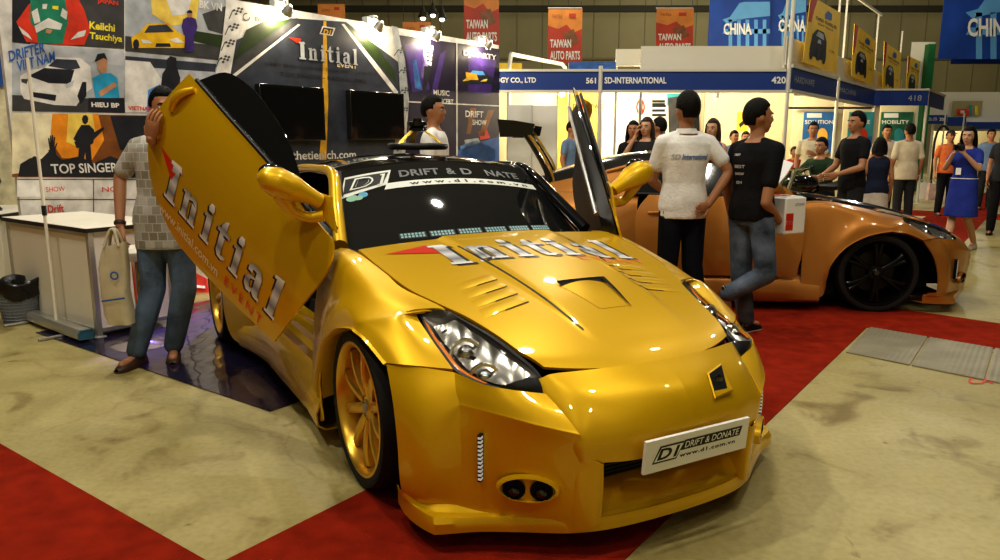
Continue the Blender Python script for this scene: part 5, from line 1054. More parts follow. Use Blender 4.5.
# ---------------------------------------------------------------- motorcycle behind the amber bonnet
c = np.array([at(808, 180, 10.1)[0], 10.1, 0]); r = empty('motorcycle', tuple(c), .35, 'black and white motorcycle parked behind the amber coupe under the seated person', 'motorcycle')
for x in (-.62, .62):
    m = MB(); m.lathe([(.20, -.05), (.28, -.05), (.30, 0), (.28, .05), (.20, .05)], 'tyre_rubber', (x, 0, .30), (0, 1, 0), 32, close=True); m.build('tyre', r); m = MB(); m.lathe([(.20, -.03), (.21, 0), (.20, .03)], 'steel', (x, 0, .30), (0, 1, 0), 28)
    for k in range(8): m.tube([(x, 0, .30), (x + .2 * cos(k * pi / 4), 0, .30 + .2 * sin(k * pi / 4))], .010, 'steel', 6)
    m.build('wheel_rim', r)
m = MB(); m.tube([(-.6, -.09, .32), (-.40, -.09, .75), (-.30, -.08, 1.0)], .025, 'chrome', 8); m.tube([(-.6, .09, .32), (-.40, .09, .75), (-.30, .08, 1.0)], .025, 'chrome', 8); m.build('fork', r)
m = MB(); m.tube([(-.28, -.34, 1.06), (-.30, -.12, 1.02), (-.30, .12, 1.02), (-.28, .34, 1.06)], .014, 'chrome', 8, smooth=12); m.tube([(-.25, -.36, 1.065), (-.28, -.25, 1.05)], .02, 'black_plastic', 8); m.tube([(-.25, .36, 1.065), (-.28, .25, 1.05)], .02, 'black_plastic', 8); m.build('handlebar', r)
m = MB(); m.ell((-.10, 0, .82), (.27, .14, .13), 'black_gloss', 12); m.build('tank', r)
m = MB(); m.sheet(surf([[(.10, -.12, .80), (.10, 0, .83), (.10, .12, .80)], [(.40, -.14, .80), (.40, 0, .83), (.40, .14, .80)], [(.75, -.09, .90), (.75, 0, .93), (.75, .09, .90)]], 10, 8), .06, 'black_plastic', flip=False); m.build('seat', r)
m = MB(); m.sheet(surf([[(-.62, -.12, .80), (-.52, -.18, .95), (-.40, -.16, 1.10)], [(-.70, 0, .80), (-.60, 0, .98), (-.45, 0, 1.14)], [(-.62, .12, .80), (-.52, .18, .95), (-.40, .16, 1.10)]], 10, 10), .02, 'white_print'); m.ell((-.66, 0, .88), (.05, .08, .06), 'chrome', 8); m.build('fairing', r)
m = MB(); m.box((0, 0, .46), (.40, .26, .34), 'dark_trim'); m.tube([(.1, -.16, .35), (.5, -.18, .36), (.85, -.18, .45)], .045, 'chrome', 10); m.build('engine', r, bevel=.03)
m = MB(); m.tube([(-.30, 0, .95), (.05, 0, .62), (.62, 0, .30)], .03, 'black_plastic', 8); m.tube([(.05, 0, .7), (.7, 0, .86)], .03, 'black_plastic', 8); m.build('frame', r)
lampin = [(at(640, 95, 13.3), 110), (at(560, 95, 13.3), 95), (at(735, 100, 14.5), 110), (at(820, 112, 14.2), 80), (at(862, 112, 16), 70), (at(893, 112, 18.3), 70), (at(965, 128, 31.6), 110)]
# ================================================================ people
from mathutils.bvhtree import BVHTree
mat('skin_tan', (.42, .20, .10), .5); mat('skin_fair', (.58, .33, .20), .5); mat('hair_black', (.006, .005, .004), .6, bump=.5, bscale=120, spec=.25); mat('hair_brown', (.035, .014, .007), .45, bump=.6, bscale=120)
mat('eye_white', (.75, .72, .66), .3); mat('eye_dark', (.01, .006, .004), .2); mat('lip', (.38, .10, .08), .5); mat('lip_red', (.55, .05, .05), .4)
mat('shoe_black', (.010, .010, .010), .4); mat('sole_white', (.6, .58, .52), .6); mat('shoe_cream', (.60, .50, .38), .4); mat('shoe_brown', (.06, .03, .02), .45)
def cloth(name, c, var=.12, vs=9): return mat(name, c, .85, var=var, vscale=vs, bump=.25, bscale=60, spec=.2)
for nm, c in dict(cl_white=(.86, .85, .82), cl_black=(.012, .012, .014), cl_navy=(.018, .024, .05), cl_ink=(.010, .012, .02), cl_blue=(.03, .05, .30), cl_sky=(.16, .24, .38), cl_orange=(.62, .16, .05), cl_cream=(.66, .58, .42), cl_pale=(.60, .52, .44), cl_red=(.45, .05, .04), cl_charcoal=(.03, .03, .034), cl_green=(.03, .06, .03)).items(): cloth(nm, c)
cloth('cl_denim', (.12, .17, .25), .5, 5); cloth('cl_faded', (.11, .14, .19), .75, 5)
def pattern_shirt():
    nm = 'cl_pattern'; mat(nm, (.5, .48, .42), .85); m = MATS[nm]; n = m.node_tree.nodes; l = m.node_tree.links; b = n['Principled BSDF']
    tc = n.new('ShaderNodeTexCoord'); s = n.new('ShaderNodeSeparateXYZ'); c = n.new('ShaderNodeCombineXYZ'); l.new(tc.outputs['Object'], s.inputs[0]); l.new(s.outputs['X'], c.inputs[0]); l.new(s.outputs['Z'], c.inputs[1])
    def brick(sc, c1, c2, mo, ms, off, w, h):
        t = n.new('ShaderNodeTexBrick'); t.inputs['Scale'].default_value = sc; t.inputs['Color1'].default_value = (*c1, 1); t.inputs['Color2'].default_value = (*c2, 1); t.inputs['Mortar'].default_value = (*mo, 1)
        t.inputs['Mortar Size'].default_value = ms; t.offset = off; t.inputs['Brick Width'].default_value = w; t.inputs['Row Height'].default_value = h; l.new(c.outputs[0], t.inputs['Vector']); return t
    a = brick(9.5, (.33, .31, .24), (.70, .69, .65), (.72, .71, .68), .03, .5, .5, .5); k = brick(33, (.70, .69, .66), (.42, .40, .33), (.66, .65, .6), .16, .3, .6, .5)
    mx = n.new('ShaderNodeMix'); mx.data_type = 'RGBA'; mx.blend_type = 'MULTIPLY'; mx.inputs[0].default_value = .55; l.new(a.outputs['Color'], mx.inputs[6]); l.new(k.outputs['Color'], mx.inputs[7]); l.new(mx.outputs[2], b.inputs['Base Color'])
pattern_shirt()
def fuse(mb, voxel, smooth):
    """one continuous skin over overlapping closed pieces"""
    me = bpy.data.meshes.new('form'); me.from_pydata(mb.v, [], mb.f); me.update()
    o = bpy.data.objects.new('form', me); COL.objects.link(o)
    r = o.modifiers.new('r', 'REMESH'); r.mode = 'VOXEL'; r.voxel_size = voxel
    s = o.modifiers.new('s', 'SMOOTH'); s.factor = .5; s.iterations = smooth
    ev = o.evaluated_get(bpy.context.evaluated_depsgraph_get()); q = ev.to_mesh()
    V = np.zeros(len(q.vertices) * 3); q.vertices.foreach_get('co', V); Fs = [tuple(p.vertices) for p in q.polygons]
    ev.to_mesh_clear(); bpy.data.objects.remove(o); bpy.data.meshes.remove(me)
    return V.reshape(-1, 3), Fs
def limb(mb, P, r, n=12):
    P = [np.array(p, float) for p in P]; mb.tube(P, r, 'x', n, smooth=3 * len(P)); rr = r if np.ndim(r) else [r, r]
    mb.ell(P[0], (rr[0],) * 3, 'x', 7); mb.ell(P[-1], (rr[-1],) * 3, 'x', 7)
MATS['x'] = None
def rings(mb, R, n=20):
    G = np.array([[(cx + a * cos(w), cy + b * sin(w), z) for w in np.linspace(0, 2 * pi, n, endpoint=False)] for z, a, b, cx, cy in R])
    o = len(mb.v); mb.grid(G, 'x', closev=True); k = len(R); mb.f += [tuple(o + j for j in range(n))[::-1], tuple(o + (k - 1) * n + j for j in range(n))]; mb.m += [0, 0]
def hand(mb, w, d, pn, curl, side, m, s=1.):
    """palm and five fingers from wrist w along d, palm facing pn; side +1 left hand, -1 right"""
    d = np.array(d, float); d /= np.linalg.norm(d); pn = np.array(pn, float); pn -= d * pn.dot(d); pn /= np.linalg.norm(pn) + 1e-9; t = np.cross(d, pn) * side
    P = lambda a, b, c: np.array(w) + (d * a + t * b + pn * c) * s
    G = []
    for a, hw, th in ((-.02, .024, .017), (.0, .026, .017), (.03, .036, .016), (.06, .041, .014), (.085, .041, .012), (.095, .036, .006)):
        G.append([P(a, hw * cos(q), th * sin(q)) for q in np.linspace(0, 2 * pi, 12, endpoint=False)])
    o = len(mb.v); mb.grid(np.array(G), m, closev=True); mb.f.append(tuple(o + 60 + j for j in range(12))); mb.m.append(mb.mi(m))
    for k, (b, L) in enumerate(((.030, .068), (.010, .076), (-.011, .071), (-.030, .056))):
        pts = [P(.07, b * .95, 0)]; a = .1 * curl; p = P(.088, b, 0); pts.append(p)
        for q in range(3):
            a += curl * (.55, .7, .5)[q]; p = p + (d * cos(a) + pn * sin(a) + t * b * 1.2 * (1 - min(1, curl))) * L * (.45, .32, .27)[q] * s; pts.append(p)
        mb.tube(pts, [.0095 * s, .0095 * s, .0085 * s, .008 * s, .0055 * s], m, 8)
    p0 = P(.012, .026, .004); p1 = P(.045, .050, .014 + .01 * curl); p2 = P(.07, .055 - .012 * curl, .026 + .016 * curl); p3 = P(.09, .052 - .02 * curl, .034 + .022 * curl)
    mb.tube([p0, p1, p2, p3], [.013 * s, .011 * s, .0095 * s, .006 * s], m, 8)
def person(name, loc, face, H, label, cat='person', group=None, fem=False, skin='skin_tan', hair='short', hairm='hair_black', top='cl_white', bottom='cl_navy', shoes='shoe_black', sleeve=.55, hem=.84, dress=False, fine=.013,
           pose=None, turn=0., nod=0., lean=(0, 0), world=None, curl=.5, palm=None, sit=False, girth=1., collar=False, skirt=False, cuff=.03):
    s = H / 1.70; rz = atan2(face[0], -face[1]); root = empty('person', tuple(loc), rz, label, cat, group)
    c_, s_ = cos(rz), sin(rz); Rw = np.array([[c_, s_, 0], [-s_, c_, 0], [0, 0, 1.]])
    toL = lambda p: Rw @ (np.array(p, float) - np.array(loc)) / s
    sw = (.155 if fem else .178) * (1 + (girth - 1) * .5); J = {}
    for k, sg in (('L', 1), ('R', -1)):
        J['hip' + k] = (.082 * sg, 0, .90); J['knee' + k] = (.095 * sg, -.012, .48); J['ank' + k] = (.10 * sg, .02, .08); J['toe' + k] = None
        J['sh' + k] = (sw * sg * .97, .005, 1.368); J['el' + k] = ((sw + .045) * sg, .03, 1.11); J['wr' + k] = ((sw + .055) * sg, -.05, .87)
    for k, v in (pose or {}).items(): J[k] = v
    for k, v in (world or {}).items(): J[k] = toL(v)
    J = {k: (np.array(v, float) if v is not None else None) for k, v in J.items()}
    off = np.array([lean[0], lean[1], 0.]); hp = (J['hipL'] + J['hipR']) / 2; hofs = hp - np.array([0, 0, .90])
    lz = lambda z: off * min(1.25, max(0, (z - .92) / .48)) + hofs
    for k in ('shL', 'shR'): J[k] = J[k] + lz(1.39)
    for k in ('L', 'R'):
        for j in ('el', 'wr'):
            if (j + k) not in (world or {}) and (j + k) not in (pose or {}): J[j + k] = J[j + k] + lz(1.39)
    hc = np.array([0, -.005, 1.47]) + lz(1.47)
    Rh = np.array((Matrix.Rotation(turn, 3, 'Z') @ Matrix.Rotation(nod, 3, 'X'))); hd = lambda p: hc + Rh @ (np.array(p) - np.array([0, -.005, 1.47]))
    g = girth; f_ = .93 if fem else 1.
    TR = [(.84, .10 * g, .09 * g), (.90, .165 * g, .112 * g), (.97, .160 * g * (1.02 if fem else 1), .112 * g), (1.08, .138 * g * f_, .098 * g), (1.18, .146 * g * f_, .105 * g), (1.28, .162 * f_, .115 + (.012 if fem else 0)), (1.36, .165 * f_, .10), (1.415, .12 * f_, .075), (1.445, .062, .058)]
    def torso(mb, inf, z0, z1):
        R = []
        for z, a, b in TR:
            if z0 <= z <= z1: o = lz(z); R.append((z + hofs[2], a + inf, b + inf * .9, o[0], o[1]))
        rings(mb, R)
    b = MB(); b.mi('x'); torso(b, 0, 0, 2)
    limb(b, [lz(1.40) + (0, .012, 1.40), hd((0, .0, 1.53))], [.056, .050])
    b.ell(hd((0, .006, 1.605)), (.074, .094, .108), 'x', 12, R=Rh); b.ell(hd((0, -.028, 1.548)), (.055, .066, .070), 'x', 10, R=Rh); b.ell(hd((0, -.062, 1.505)), (.026, .024, .02), 'x', 7, R=Rh)
    b.tube([hd((0, -.090, 1.605)), hd((0, -.106, 1.575)), hd((0, -.100, 1.562))], [.009, .015, .012], 'x', 8); b.ell(hd((0, -.083, 1.625)), (.05, .014, .012), 'x', 7, R=Rh)
    for sg in (1, -1): b.ell(hd((.075 * sg, .012, 1.585)), (.011, .02, .032), 'x', 7, R=Rh); b.ell(hd((.036 * sg, -.068, 1.567)), (.022, .02, .022), 'x', 7, R=Rh)
    for k in 'LR':
        limb(b, [lz(1.42) + (J['sh' + k] - lz(1.39)) * [.25, 1, 0] + hofs * 0 + (0, 0, 1.415), J['sh' + k]], [.045, .048 * f_])
        limb(b, [J['sh' + k] - (0, 0, .01), J['el' + k]], [.050 * f_, .039 * f_]); limb(b, [J['el' + k], J['el' + k] * .6 + J['wr' + k] * .4, J['wr' + k]], [.039 * f_, .037 * f_, .026 * f_])
        limb(b, [J['hip' + k], J['knee' + k]], [.080 * g, .054]); limb(b, [J['knee' + k], J['knee' + k] * .65 + J['ank' + k] * .35 + (0, .018 if not sit else 0, 0), J['ank' + k]], [.054, .054, .036])
        td = J['toe' + k]
        if td is None: td = np.array([.03 if k == 'L' else -.03, -1, 0.])
        td = td / np.linalg.norm(td); J['toe' + k] = td
        limb(b, [J['ank' + k] - (0, 0, .035) - td * .03, J['ank' + k] - (0, 0, .045) + td * .13], [.034, .026])
    V, Fs = fuse(b, fine, 4 if fine < .01 else 3)
    o = MB(); o.add(V, Fs, skin)
    # face marks and hands on the same skin
    for sg in (1, -1):
        o.ell(hd((.033 * sg, -.080, 1.598)), (.014, .009, .0075), 'eye_white', 6, R=Rh); o.ell(hd((.033 * sg, -.0865, 1.598)), (.006, .0045, .0065), 'eye_dark', 6, R=Rh)
        o.tube([hd((.014 * sg, -.094, 1.616)), hd((.034 * sg, -.092, 1.621)), hd((.054 * sg, -.078, 1.614))], [.003, .0045, .002], hairm, 6)
    o.tube([hd((-.024, -.086, 1.529)), hd((0, -.096, 1.531)), hd((.024, -.086, 1.529))], [.003, .0065, .003], 'lip_red' if fem else 'lip', 6)
    for k, sg in (('L', 1), ('R', -1)):
        d = J['wr' + k] - J['el' + k]; pn = (palm or {}).get(k, (-sg, 0, .0))
        if (palm or {}).get('d' + k) is not None: d = np.array(palm['d' + k], float)
        hand(o, J['wr' + k], d, pn, (palm or {}).get('c' + k, curl), sg, skin, .95 if fem else 1.)
    V0 = o.v; o.v = [tuple(np.array(p) * s) for p in V0]; body = o.build('body', root, smooth=70)
    parts = {'root': root, 'body': body, 'J': J, 's': s, 'toL': toL}
    def fused(nm, mb, vox, sm, m):
        V, Fs = fuse(mb, vox, sm); q = MB(); q.add(V * s, Fs, m); ob = q.build(nm, root, smooth=70); parts[nm] = ob; parts[nm + '_g'] = (V * s, Fs); return ob
    # top
    t = MB(); t.mi('x'); torso(t, .017, max(hem, .84) - .005, 1.43)
    o1 = lz(hem); rings(t, [(hem + hofs[2], .174 * g, .125 * g, o1[0], o1[1]), (.95 + hofs[2], .176 * g, .128 * g, lz(.95)[0], lz(.95)[1])])
    if hem > .9: pass
    for k in 'LR': limb(t, [lz(1.42) + (J['sh' + k] - lz(1.39)) * [.28, 1, 0] + (0, 0, 1.408), J['sh' + k] * (.9 if sleeve == 0 else 1) * [1, 1, 0] + J['sh' + k] * [0, 0, 1]], [.050, .055 * f_ if sleeve else .048])
    if sleeve > 0:
        for k in 'LR':
            a, e, w = J['sh' + k], J['el' + k], J['wr' + k]
            if sleeve <= 1: limb(t, [a - (0, 0, .008), a * (1 - sleeve) + e * sleeve], [.057 * f_, .058 * f_])
            else: q = sleeve - 1; limb(t, [a - (0, 0, .008), e], [.057 * f_, .054 * f_]); limb(t, [e, e * (1 - q) + w * q], [.054 * f_, .042 * f_])
    if dress:
        rings(t, [(.50, .215, .19, hofs[0], hofs[1]), (.62, .205, .175, hofs[0], hofs[1]), (.80, .19, .145, hofs[0], hofs[1]), (.96, .165, .12, hofs[0], hofs[1]), (1.05, .15, .11, lz(1.05)[0], lz(1.05)[1])])
    fused('dress' if dress else 'shirt', t, .014 if fine >= .01 else .010, 3, top)
    if collar:
        q = MB(); c0 = lz(1.43); G = [[(c0[0] + r * cos(w), c0[1] + .004 + r * .95 * sin(w), z - .02 * (sin(w) < 0) * abs(sin(w))) for w in np.linspace(0, 2 * pi, 24, endpoint=False)] for r, z in ((.072, 1.425), (.066, 1.462), (.070, 1.464), (.082, 1.428))]
        q.grid(np.array(G) * s, top, closev=True); q.build('collar', root)
    # trousers or skirt
    if not dress:
        t = MB(); t.mi('x'); o2 = hofs
        if skirt: rings(t, [(.52, .20, .17, o2[0], o2[1]), (.75, .185, .14, o2[0], o2[1]), (.98, .165, .118, o2[0], o2[1])]); fused('skirt', t, .014, 3, bottom)
        else:
            rings(t, [(.82 + o2[2], .12 * g, .10 * g, o2[0], o2[1]), (.88 + o2[2], .172 * g, .122 * g, o2[0], o2[1]), (.99 + o2[2], .168 * g, .120 * g, o2[0], o2[1])])
            for k in 'LR':
                an = J['ank' + k]; kn = J['knee' + k]; en = an + (kn - an) * cuff
                limb(t, [J['hip' + k], kn], [.094 * g, .077]); limb(t, [kn, kn * .5 + en * .5, en], [.077, .072, .062])
            fused('trousers', t, .014 if fine >= .01 else .010, 3, bottom)
    for k in 'LR':
        an = J['ank' + k]; td = J['toe' + k]; sd = np.array([-td[1], td[0], 0]); nn = np.cross(td, sd); up = nn if nn[2] > 0 else -nn; q = MB()
        G = [];
        for a, hw, h0 in ((-.075, .022, .03), (-.06, .036, .075), (-.02, .039, .085), (.04, .043, .068), (.10, .046, .048), (.15, .040, .034), (.18, .018, .018)):
            G.append([an + td * a + sd * hw * cos(w) + up * (-.078 + (h0 * max(0, sin(w)) if sin(w) > 0 else 0.)) for w in np.linspace(0, 2 * pi, 14, endpoint=False)])
        q.grid(np.array(G) * s, shoes, closev=True)
        G = [[p * 1. - up * .0 for p in (an + td * a + sd * hw * cos(w) + up * z for w in np.linspace(0, 2 * pi, 14, endpoint=False))] for a, hw, z in ()]
        ol = [(an + td * a + sd * hw * sg) for sg, seq in ((1, 1), (-1, -1)) for a, hw in ((-.078, .02), (-.06, .039), (0, .042), (.06, .046), (.12, .046), (.17, .032), (.186, .008))[::seq]]
        q.grid(np.array([[p + up * z for p in ol] for z in (-.090, -.072)]) * s, 'sole_white' if shoes == 'shoe_black' and cat == 'person' and name == 'walker' else shoes, closev=True); q.poly([(p + up * -.090) * s for p in ol], shoes)
        q.build('shoe', root, smooth=50)
    # hair
    h = MB(); n1, n2 = 22, 32; G = np.zeros((n1, n2, 3))
    for i, th in enumerate(np.linspace(.02, pi - .35, n1)):
        for j, w in enumerate(np.linspace(0, 2 * pi, n2, endpoint=False)):
            d = np.array([sin(th) * cos(w), sin(th) * sin(w), cos(th)]); r = 1.10
            front = -d[1]; z = d[2]
            line = .44 if front > .35 else .44 - (.35 - front) * 2.4
            line = .44 if front > .42 else .44 - (.42 - front) * 2.6
            if -.38 < front < .3 and abs(d[0]) > .5: line = max(line, -.22)
            low = max(line, -.75) if hair in ('short', 'bald', 'cap') else (max(line, -1.) if front > 0 else -1.)
            k = (z - low) / .10; k = min(1, max(0, k)); r = .86 + (1.085 - .86) * k * k * (3 - 2 * k)
            r += .012 * sin(9 * w + 5 * th) * k + .03 * k * max(0, z)
            G[i, j] = hd(np.array([0, .012, 1.612]) + d * np.array([.078, .100, .108]) * r)
    h.grid(G * s, hairm if hair != 'cap' else 'cl_charcoal', closev=True, flip=True); h.f.append(tuple(range(n2))); h.m.append(0)
    if hair == 'cap': h.sheet(np.array([[hd((x, -.085 - .075 * k * (1 - (x / .075) ** 2 * .5), 1.655 - .012 * k - .25 * x * x * 8 * .2)) for k in np.linspace(0, 1, 5)] for x in np.linspace(-.068, .068, 9)]) * s, .006, 'cl_charcoal')
    if hair in ('long', 'bob', 'tail'):
        zb = {'long': 1.30, 'bob': 1.46, 'tail': 1.5}[hair]
        G = []
        for q, z in enumerate(np.linspace(1.66, zb, 9)):
            k = q / 8; row = []
            for w in np.linspace(-.25 - .15 * (1 - k), pi + .25 + .15 * (1 - k), 17):
                rx = .086 + .022 * sin(k * 2.6); ry = .106 + .012 * k; row.append(hd((rx * cos(w) + .006 * sin(7 * w + 3 * k), .012 + ry * sin(w) * (1 - .15 * k), z)) if z > 1.47 else hd((rx * cos(w) + .006 * sin(7 * w + 3 * k), .016 + ry * sin(w) * .92, z)))
            G.append(row)
        h.sheet(np.array(G) * s, .03, hairm, flip=False)
    h.build('hair', root, smooth=70)
    return parts
def print_on(pp, part, s_, m, c, w, h, back=True, name='shirt_print', lines=None, tilt=0.):
    """words printed on the cloth: thrown on to the shirt along its depth"""
    V, Fs = pp[part + '_g']; bt = BVHTree.FromPolygons([tuple(v) for v in V], Fs); q = MB(); sg = 1 if back else -1
    ux = np.array([-1 if back else 1, 0, 0.]) if not np.ndim(back) else None
    def f(u, v):
        o = Vector((-u if back else u, sg * .6, v)); r = bt.ray_cast(o, Vector((0, -sg, 0)))
        y = r[0].y if r[0] is not None else .13 * sg
        return (o.x, y + sg * .004, v)
    for i, (t_, cx, cz, ww, hh, mm) in enumerate(lines): put_text(q, t_, f, mm, cx - ww / 2, cz - hh / 2, ww, hh, bold=.02, shear=tilt)
    return q.build(name, pp['shirt'], smooth=0)
# ---------------------------------------------------------------- the people themselves
# person at the open door
p1 = np.array([-2.08, 4.62, 0.]); W = lambda px, py, Y: at(px, py, Y)
hnd = W(160, 128, 4.03)
pp = person('person', p1, (.10, -1), 1.68, 'person in patterned grey shirt and jeans holding up the open gold door', top='cl_pattern', bottom='cl_denim', shoes='shoe_brown', fine=.0075, hem=.74, sleeve=.75, turn=.5, lean=(.05, 0), girth=1.04,
       world={'ankR': W(137, 360, 4.52) * [1, 1, 0] + [0, 0, .085], 'ankL': W(174, 352, 4.66) * [1, 1, 0] + [0, 0, .085], 'elR': W(120, 178, 4.62), 'wrR': W(120, 226, 4.50), 'elL': W(170, 160, 4.28), 'wrL': W(151, 139, 3.87)},
       pose={'toeR': (-.35, -1, 0), 'toeL': (.25, -1, 0)}, palm={'L': (.35, 1, .1), 'dL': (.25, -.25, 1), 'cL': .55, 'R': (.3, .8, 0), 'cR': .9}, curl=.6)
q = MB(); w_ = pp['J']['wrR'] * pp['s']; e_ = pp['J']['elR'] * pp['s']; d_ = (w_ - e_) / np.linalg.norm(w_ - e_); q.lathe([(.030, -.012), (.034, -.008), (.034, .008), (.030, .012)], 'shoe_brown', w_ - d_ * .02, d_, 18); q.build('wrist_band', pp['root'])
# cream carrier bag hanging from his right hand
mat('bag_cream', (.62, .56, .38), .45, var=.12, vscale=8); r = p1 + np.array([-.31, -.14, 0]); bg_ = MB(); hz_ = W(116, 240, 4.46)[2]
cx_, cy_ = W(113, 240, 4.42)[:2]; G = []
for z, hw, dp in ((hz_ - .02, .070, .03), (hz_ - .06, .080, .035), (hz_ - .16, .086, .04), (hz_ - .30, .082, .05), (hz_ - .44, .078, .055), (hz_ - .505, .074, .045), (hz_ - .512, .06, .02)):
    row = []
    for w in np.linspace(0, 2 * pi, 40, endpoint=False):
        c_, s_ = cos(w), sin(w); c_ = np.sign(c_) * abs(c_) ** .45; s_ = np.sign(s_) * abs(s_) ** .6
        row.append((cx_ + hw * c_ + .012 * sin(z * 9), cy_ + dp * s_ + .008 * sin(6 * hw * c_ * 12 + z * 25), z + .018 * c_ * (z > hz_ - .1)))
    G.append(row)
bg_.grid(np.array(G), 'bag_cream', closev=True)
for d_ in (-.03, .03): bg_.tube([(cx_ - .04, cy_ + d_, hz_ - .03), (cx_ - .01, cy_ + d_ * .4, hz_ + .06), (cx_ + .02, cy_ + d_ * .4, hz_ + .06), (cx_ + .045, cy_ + d_, hz_ - .03)], .010, 'bag_cream', 8, smooth=12)
ring_ = lambda r: [(cx_ + .02 + r * cos(t), cy_ - .062, hz_ - .20 + r * sin(t)) for t in np.linspace(0, 2 * pi, 22)]
bg_.grid(np.array([ring_(.016), ring_(.026)]), 'pr_navy'); bg_.poly([(cx_ - .07, cy_ - .062, hz_ - .36), (cx_ + .07, cy_ - .062, hz_ - .34), (cx_ + .07, cy_ - .062, hz_ - .33), (cx_ - .07, cy_ - .062, hz_ - .35)], 'pr_navy')
tag(bg_.build('carrier_bag', smooth=50), 'cream carrier bag with blue ring mark beside the jeans of the person in grey', 'bag')
# steering wheel lying on the roof
def on_car(p): return c2w(p)
sc = np.array([-1.50, .06, 1.352]); r = empty('steering_wheel', tuple(c2w(sc)), CTH - pi / 2, 'black sports steering wheel with gold spokes lying hub-up on the black car roof', 'steering wheel')
m = MB(); m.tube([(.165 * cos(w), .165 * sin(w), 0) for w in np.linspace(0, 2 * pi, 41)], .020, 'black_plastic', 12, cap=False); m.build('rim', r)
for k in range(3): a_ = k * 2.094 + .9; m = MB(); m.tube([(.16 * cos(a_), .16 * sin(a_), .005), (.10 * cos(a_), .10 * sin(a_), .055), (.035 * cos(a_), .035 * sin(a_), .10)], [.017, .015, .014], 'gold_rim', 8, flat=.5, smooth=10); m.build('spoke', r)
m = MB(); m.lathe([(0, .09), (.055, .09), (.058, .10), (.045, .118), (.062, .122), (.062, .145), (.03, .150), (.03, .165), (0, .165)], 'black_gloss', n=28); m.build('hub', r)
# person by the show prints
person('person', (-.60, 6.95, 0), (1, -.05), 1.77, 'person in white tee shirt seen in profile before the purple show prints', top='cl_white', bottom='cl_navy', turn=-.15, girth=1.05)
# white polo, seen from behind
p3 = np.array([1.33, 5.45, 0])
pp = person('person', p3, (-.12, 1), 1.71, 'person in white polo with blue lettering on its back, hand on hip', top='cl_white', bottom='cl_ink', fine=.0085, hem=.83, sleeve=.6, turn=.1, collar=True,
       world={'elR': W(730, 172, 5.42), 'wrR': W(708, 205, 5.36), 'elL': W(652, 180, 5.5), 'wrL': W(662, 190, 5.75), 'ankL': W(642, 300, 5.5) * [1, 1, 0] + [0, 0, .08], 'ankR': W(700, 300, 5.5) * [1, 1, 0] + [0, 0, .08]}, palm={'R': (0, 1, -.2), 'dR': (.9, .4, -.3), 'cR': .4})
print_on(pp, 'shirt', '', 'pr_navy', 0, 0, 0, lines=[('SD', -.105, 1.275, .06, .036, 'pr_silver'), ('International', .035, 1.275, .20, .040, 'pr_navy')], tilt=.2)
# black tee, walking right
p4 = np.array([1.78, 5.30, 0])
pp = person('walker', p4, (.82, .57), 1.65, 'person in black tee shirt and faded jeans walking with a white box under his arm', top='cl_black', bottom='cl_faded', fine=.0085, hem=.86, sleeve=.62, turn=-.45, lean=(0, -.02),
       world={'elR': W(766, 203, 5.12), 'wrR': W(780, 222, 5.30), 'kneeR': W(766, 274, 5.18), 'ankR': W(727, 294, 5.22), 'kneeL': W(741, 278, 5.36), 'ankL': W(746, 324, 5.36) * [1, 1, 0] + [0, 0, .085]},
       pose={'toeR': (0, -.35, -1), 'toeL': (0, -1, 0)}, palm={'R': (.6, 0, .4), 'dR': (.3, -.8, -.4), 'cR': .8})
print_on(pp, 'shirt', '', 'pr_white', 0, 0, 0, lines=[('DRIFT', -.075, 1.29, .07, .016, 'pr_white'), ('BEST', -.04, 1.21, .10, .022, 'pr_white'), ('SHOW', -.04, 1.16, .09, .018, 'pr_white'), ('D1', -.04, 1.10, .05, .018, 'pr_white')])
# carton under his arm
bx = empty('carton', tuple(W(778, 232, 5.42)), .45, 'white carton with red marks carried under the arm of the person in black', 'box'); m = MB(); m.box((0, 0, .13), (.20, .30, .26), 'white_print'); m.build('carton_body', bx, bevel=.01)
m = MB(); m.box((0, 0, .263), (.17, .26, .006), 'white_print'); rr = random.Random(2)
for k in range(9): a_, b_ = rr.uniform(-.07, .05), rr.uniform(-.11, .09); m.box((a_, b_, .268), (.05, .04, .002), 'red_print', R=Matrix.Rotation(rr.random() * 3, 3, 'Z'))
m.build('lid', bx, smooth=0)
m = MB(); f = lambda u, v: (u, -.1515, v); put_rect(m, f, 'red_print', -.09, .03, .07, .12); put_text(m, 'EXPO', f, 'white_print', -.085, .07, .06, .03, bold=.03); put_text(m, 'AUTO SHOW', f, 'grey_print', -.01, .20, .09, .02); m.build('carton_print', bx, smooth=0)
# behind the amber coupe
def stand(px, Y): p = at(px, 200, Y); return np.array([p[0], p[1], 0])
person('person', stand(850, 8.7), (-1, -.25), 1.70, 'person in black tee shirt behind the amber hood, facing left with both hands forward', top='cl_black', bottom='cl_charcoal', fine=.011, hem=.84, turn=.1,
       pose={'elL': (.22, -.06, 1.10), 'wrL': (.13, -.30, 1.02), 'elR': (-.22, -.06, 1.10), 'wrR': (-.12, -.30, 1.0)}, curl=.9)
person('person', stand(875, 9.6), (.25, 1), 1.42, 'short-haired person in sleeveless navy top and pale skirt seen from behind', fem=True, hair='bob', top='cl_navy', bottom='cl_pale', skirt=True, sleeve=0, fine=.012)
person('person', stand(903, 12.6), (.05, 1), 1.66, 'person in loose white shirt and dark trousers standing with his back turned', top='cl_cream', bottom='cl_charcoal', hem=.78, girth=1.12, sleeve=.8)
person('person', stand(881, 13.6), (-.2, -1), 1.66, 'person in pale shirt facing forward behind the short-haired person', top='cl_pale', bottom='cl_charcoal')
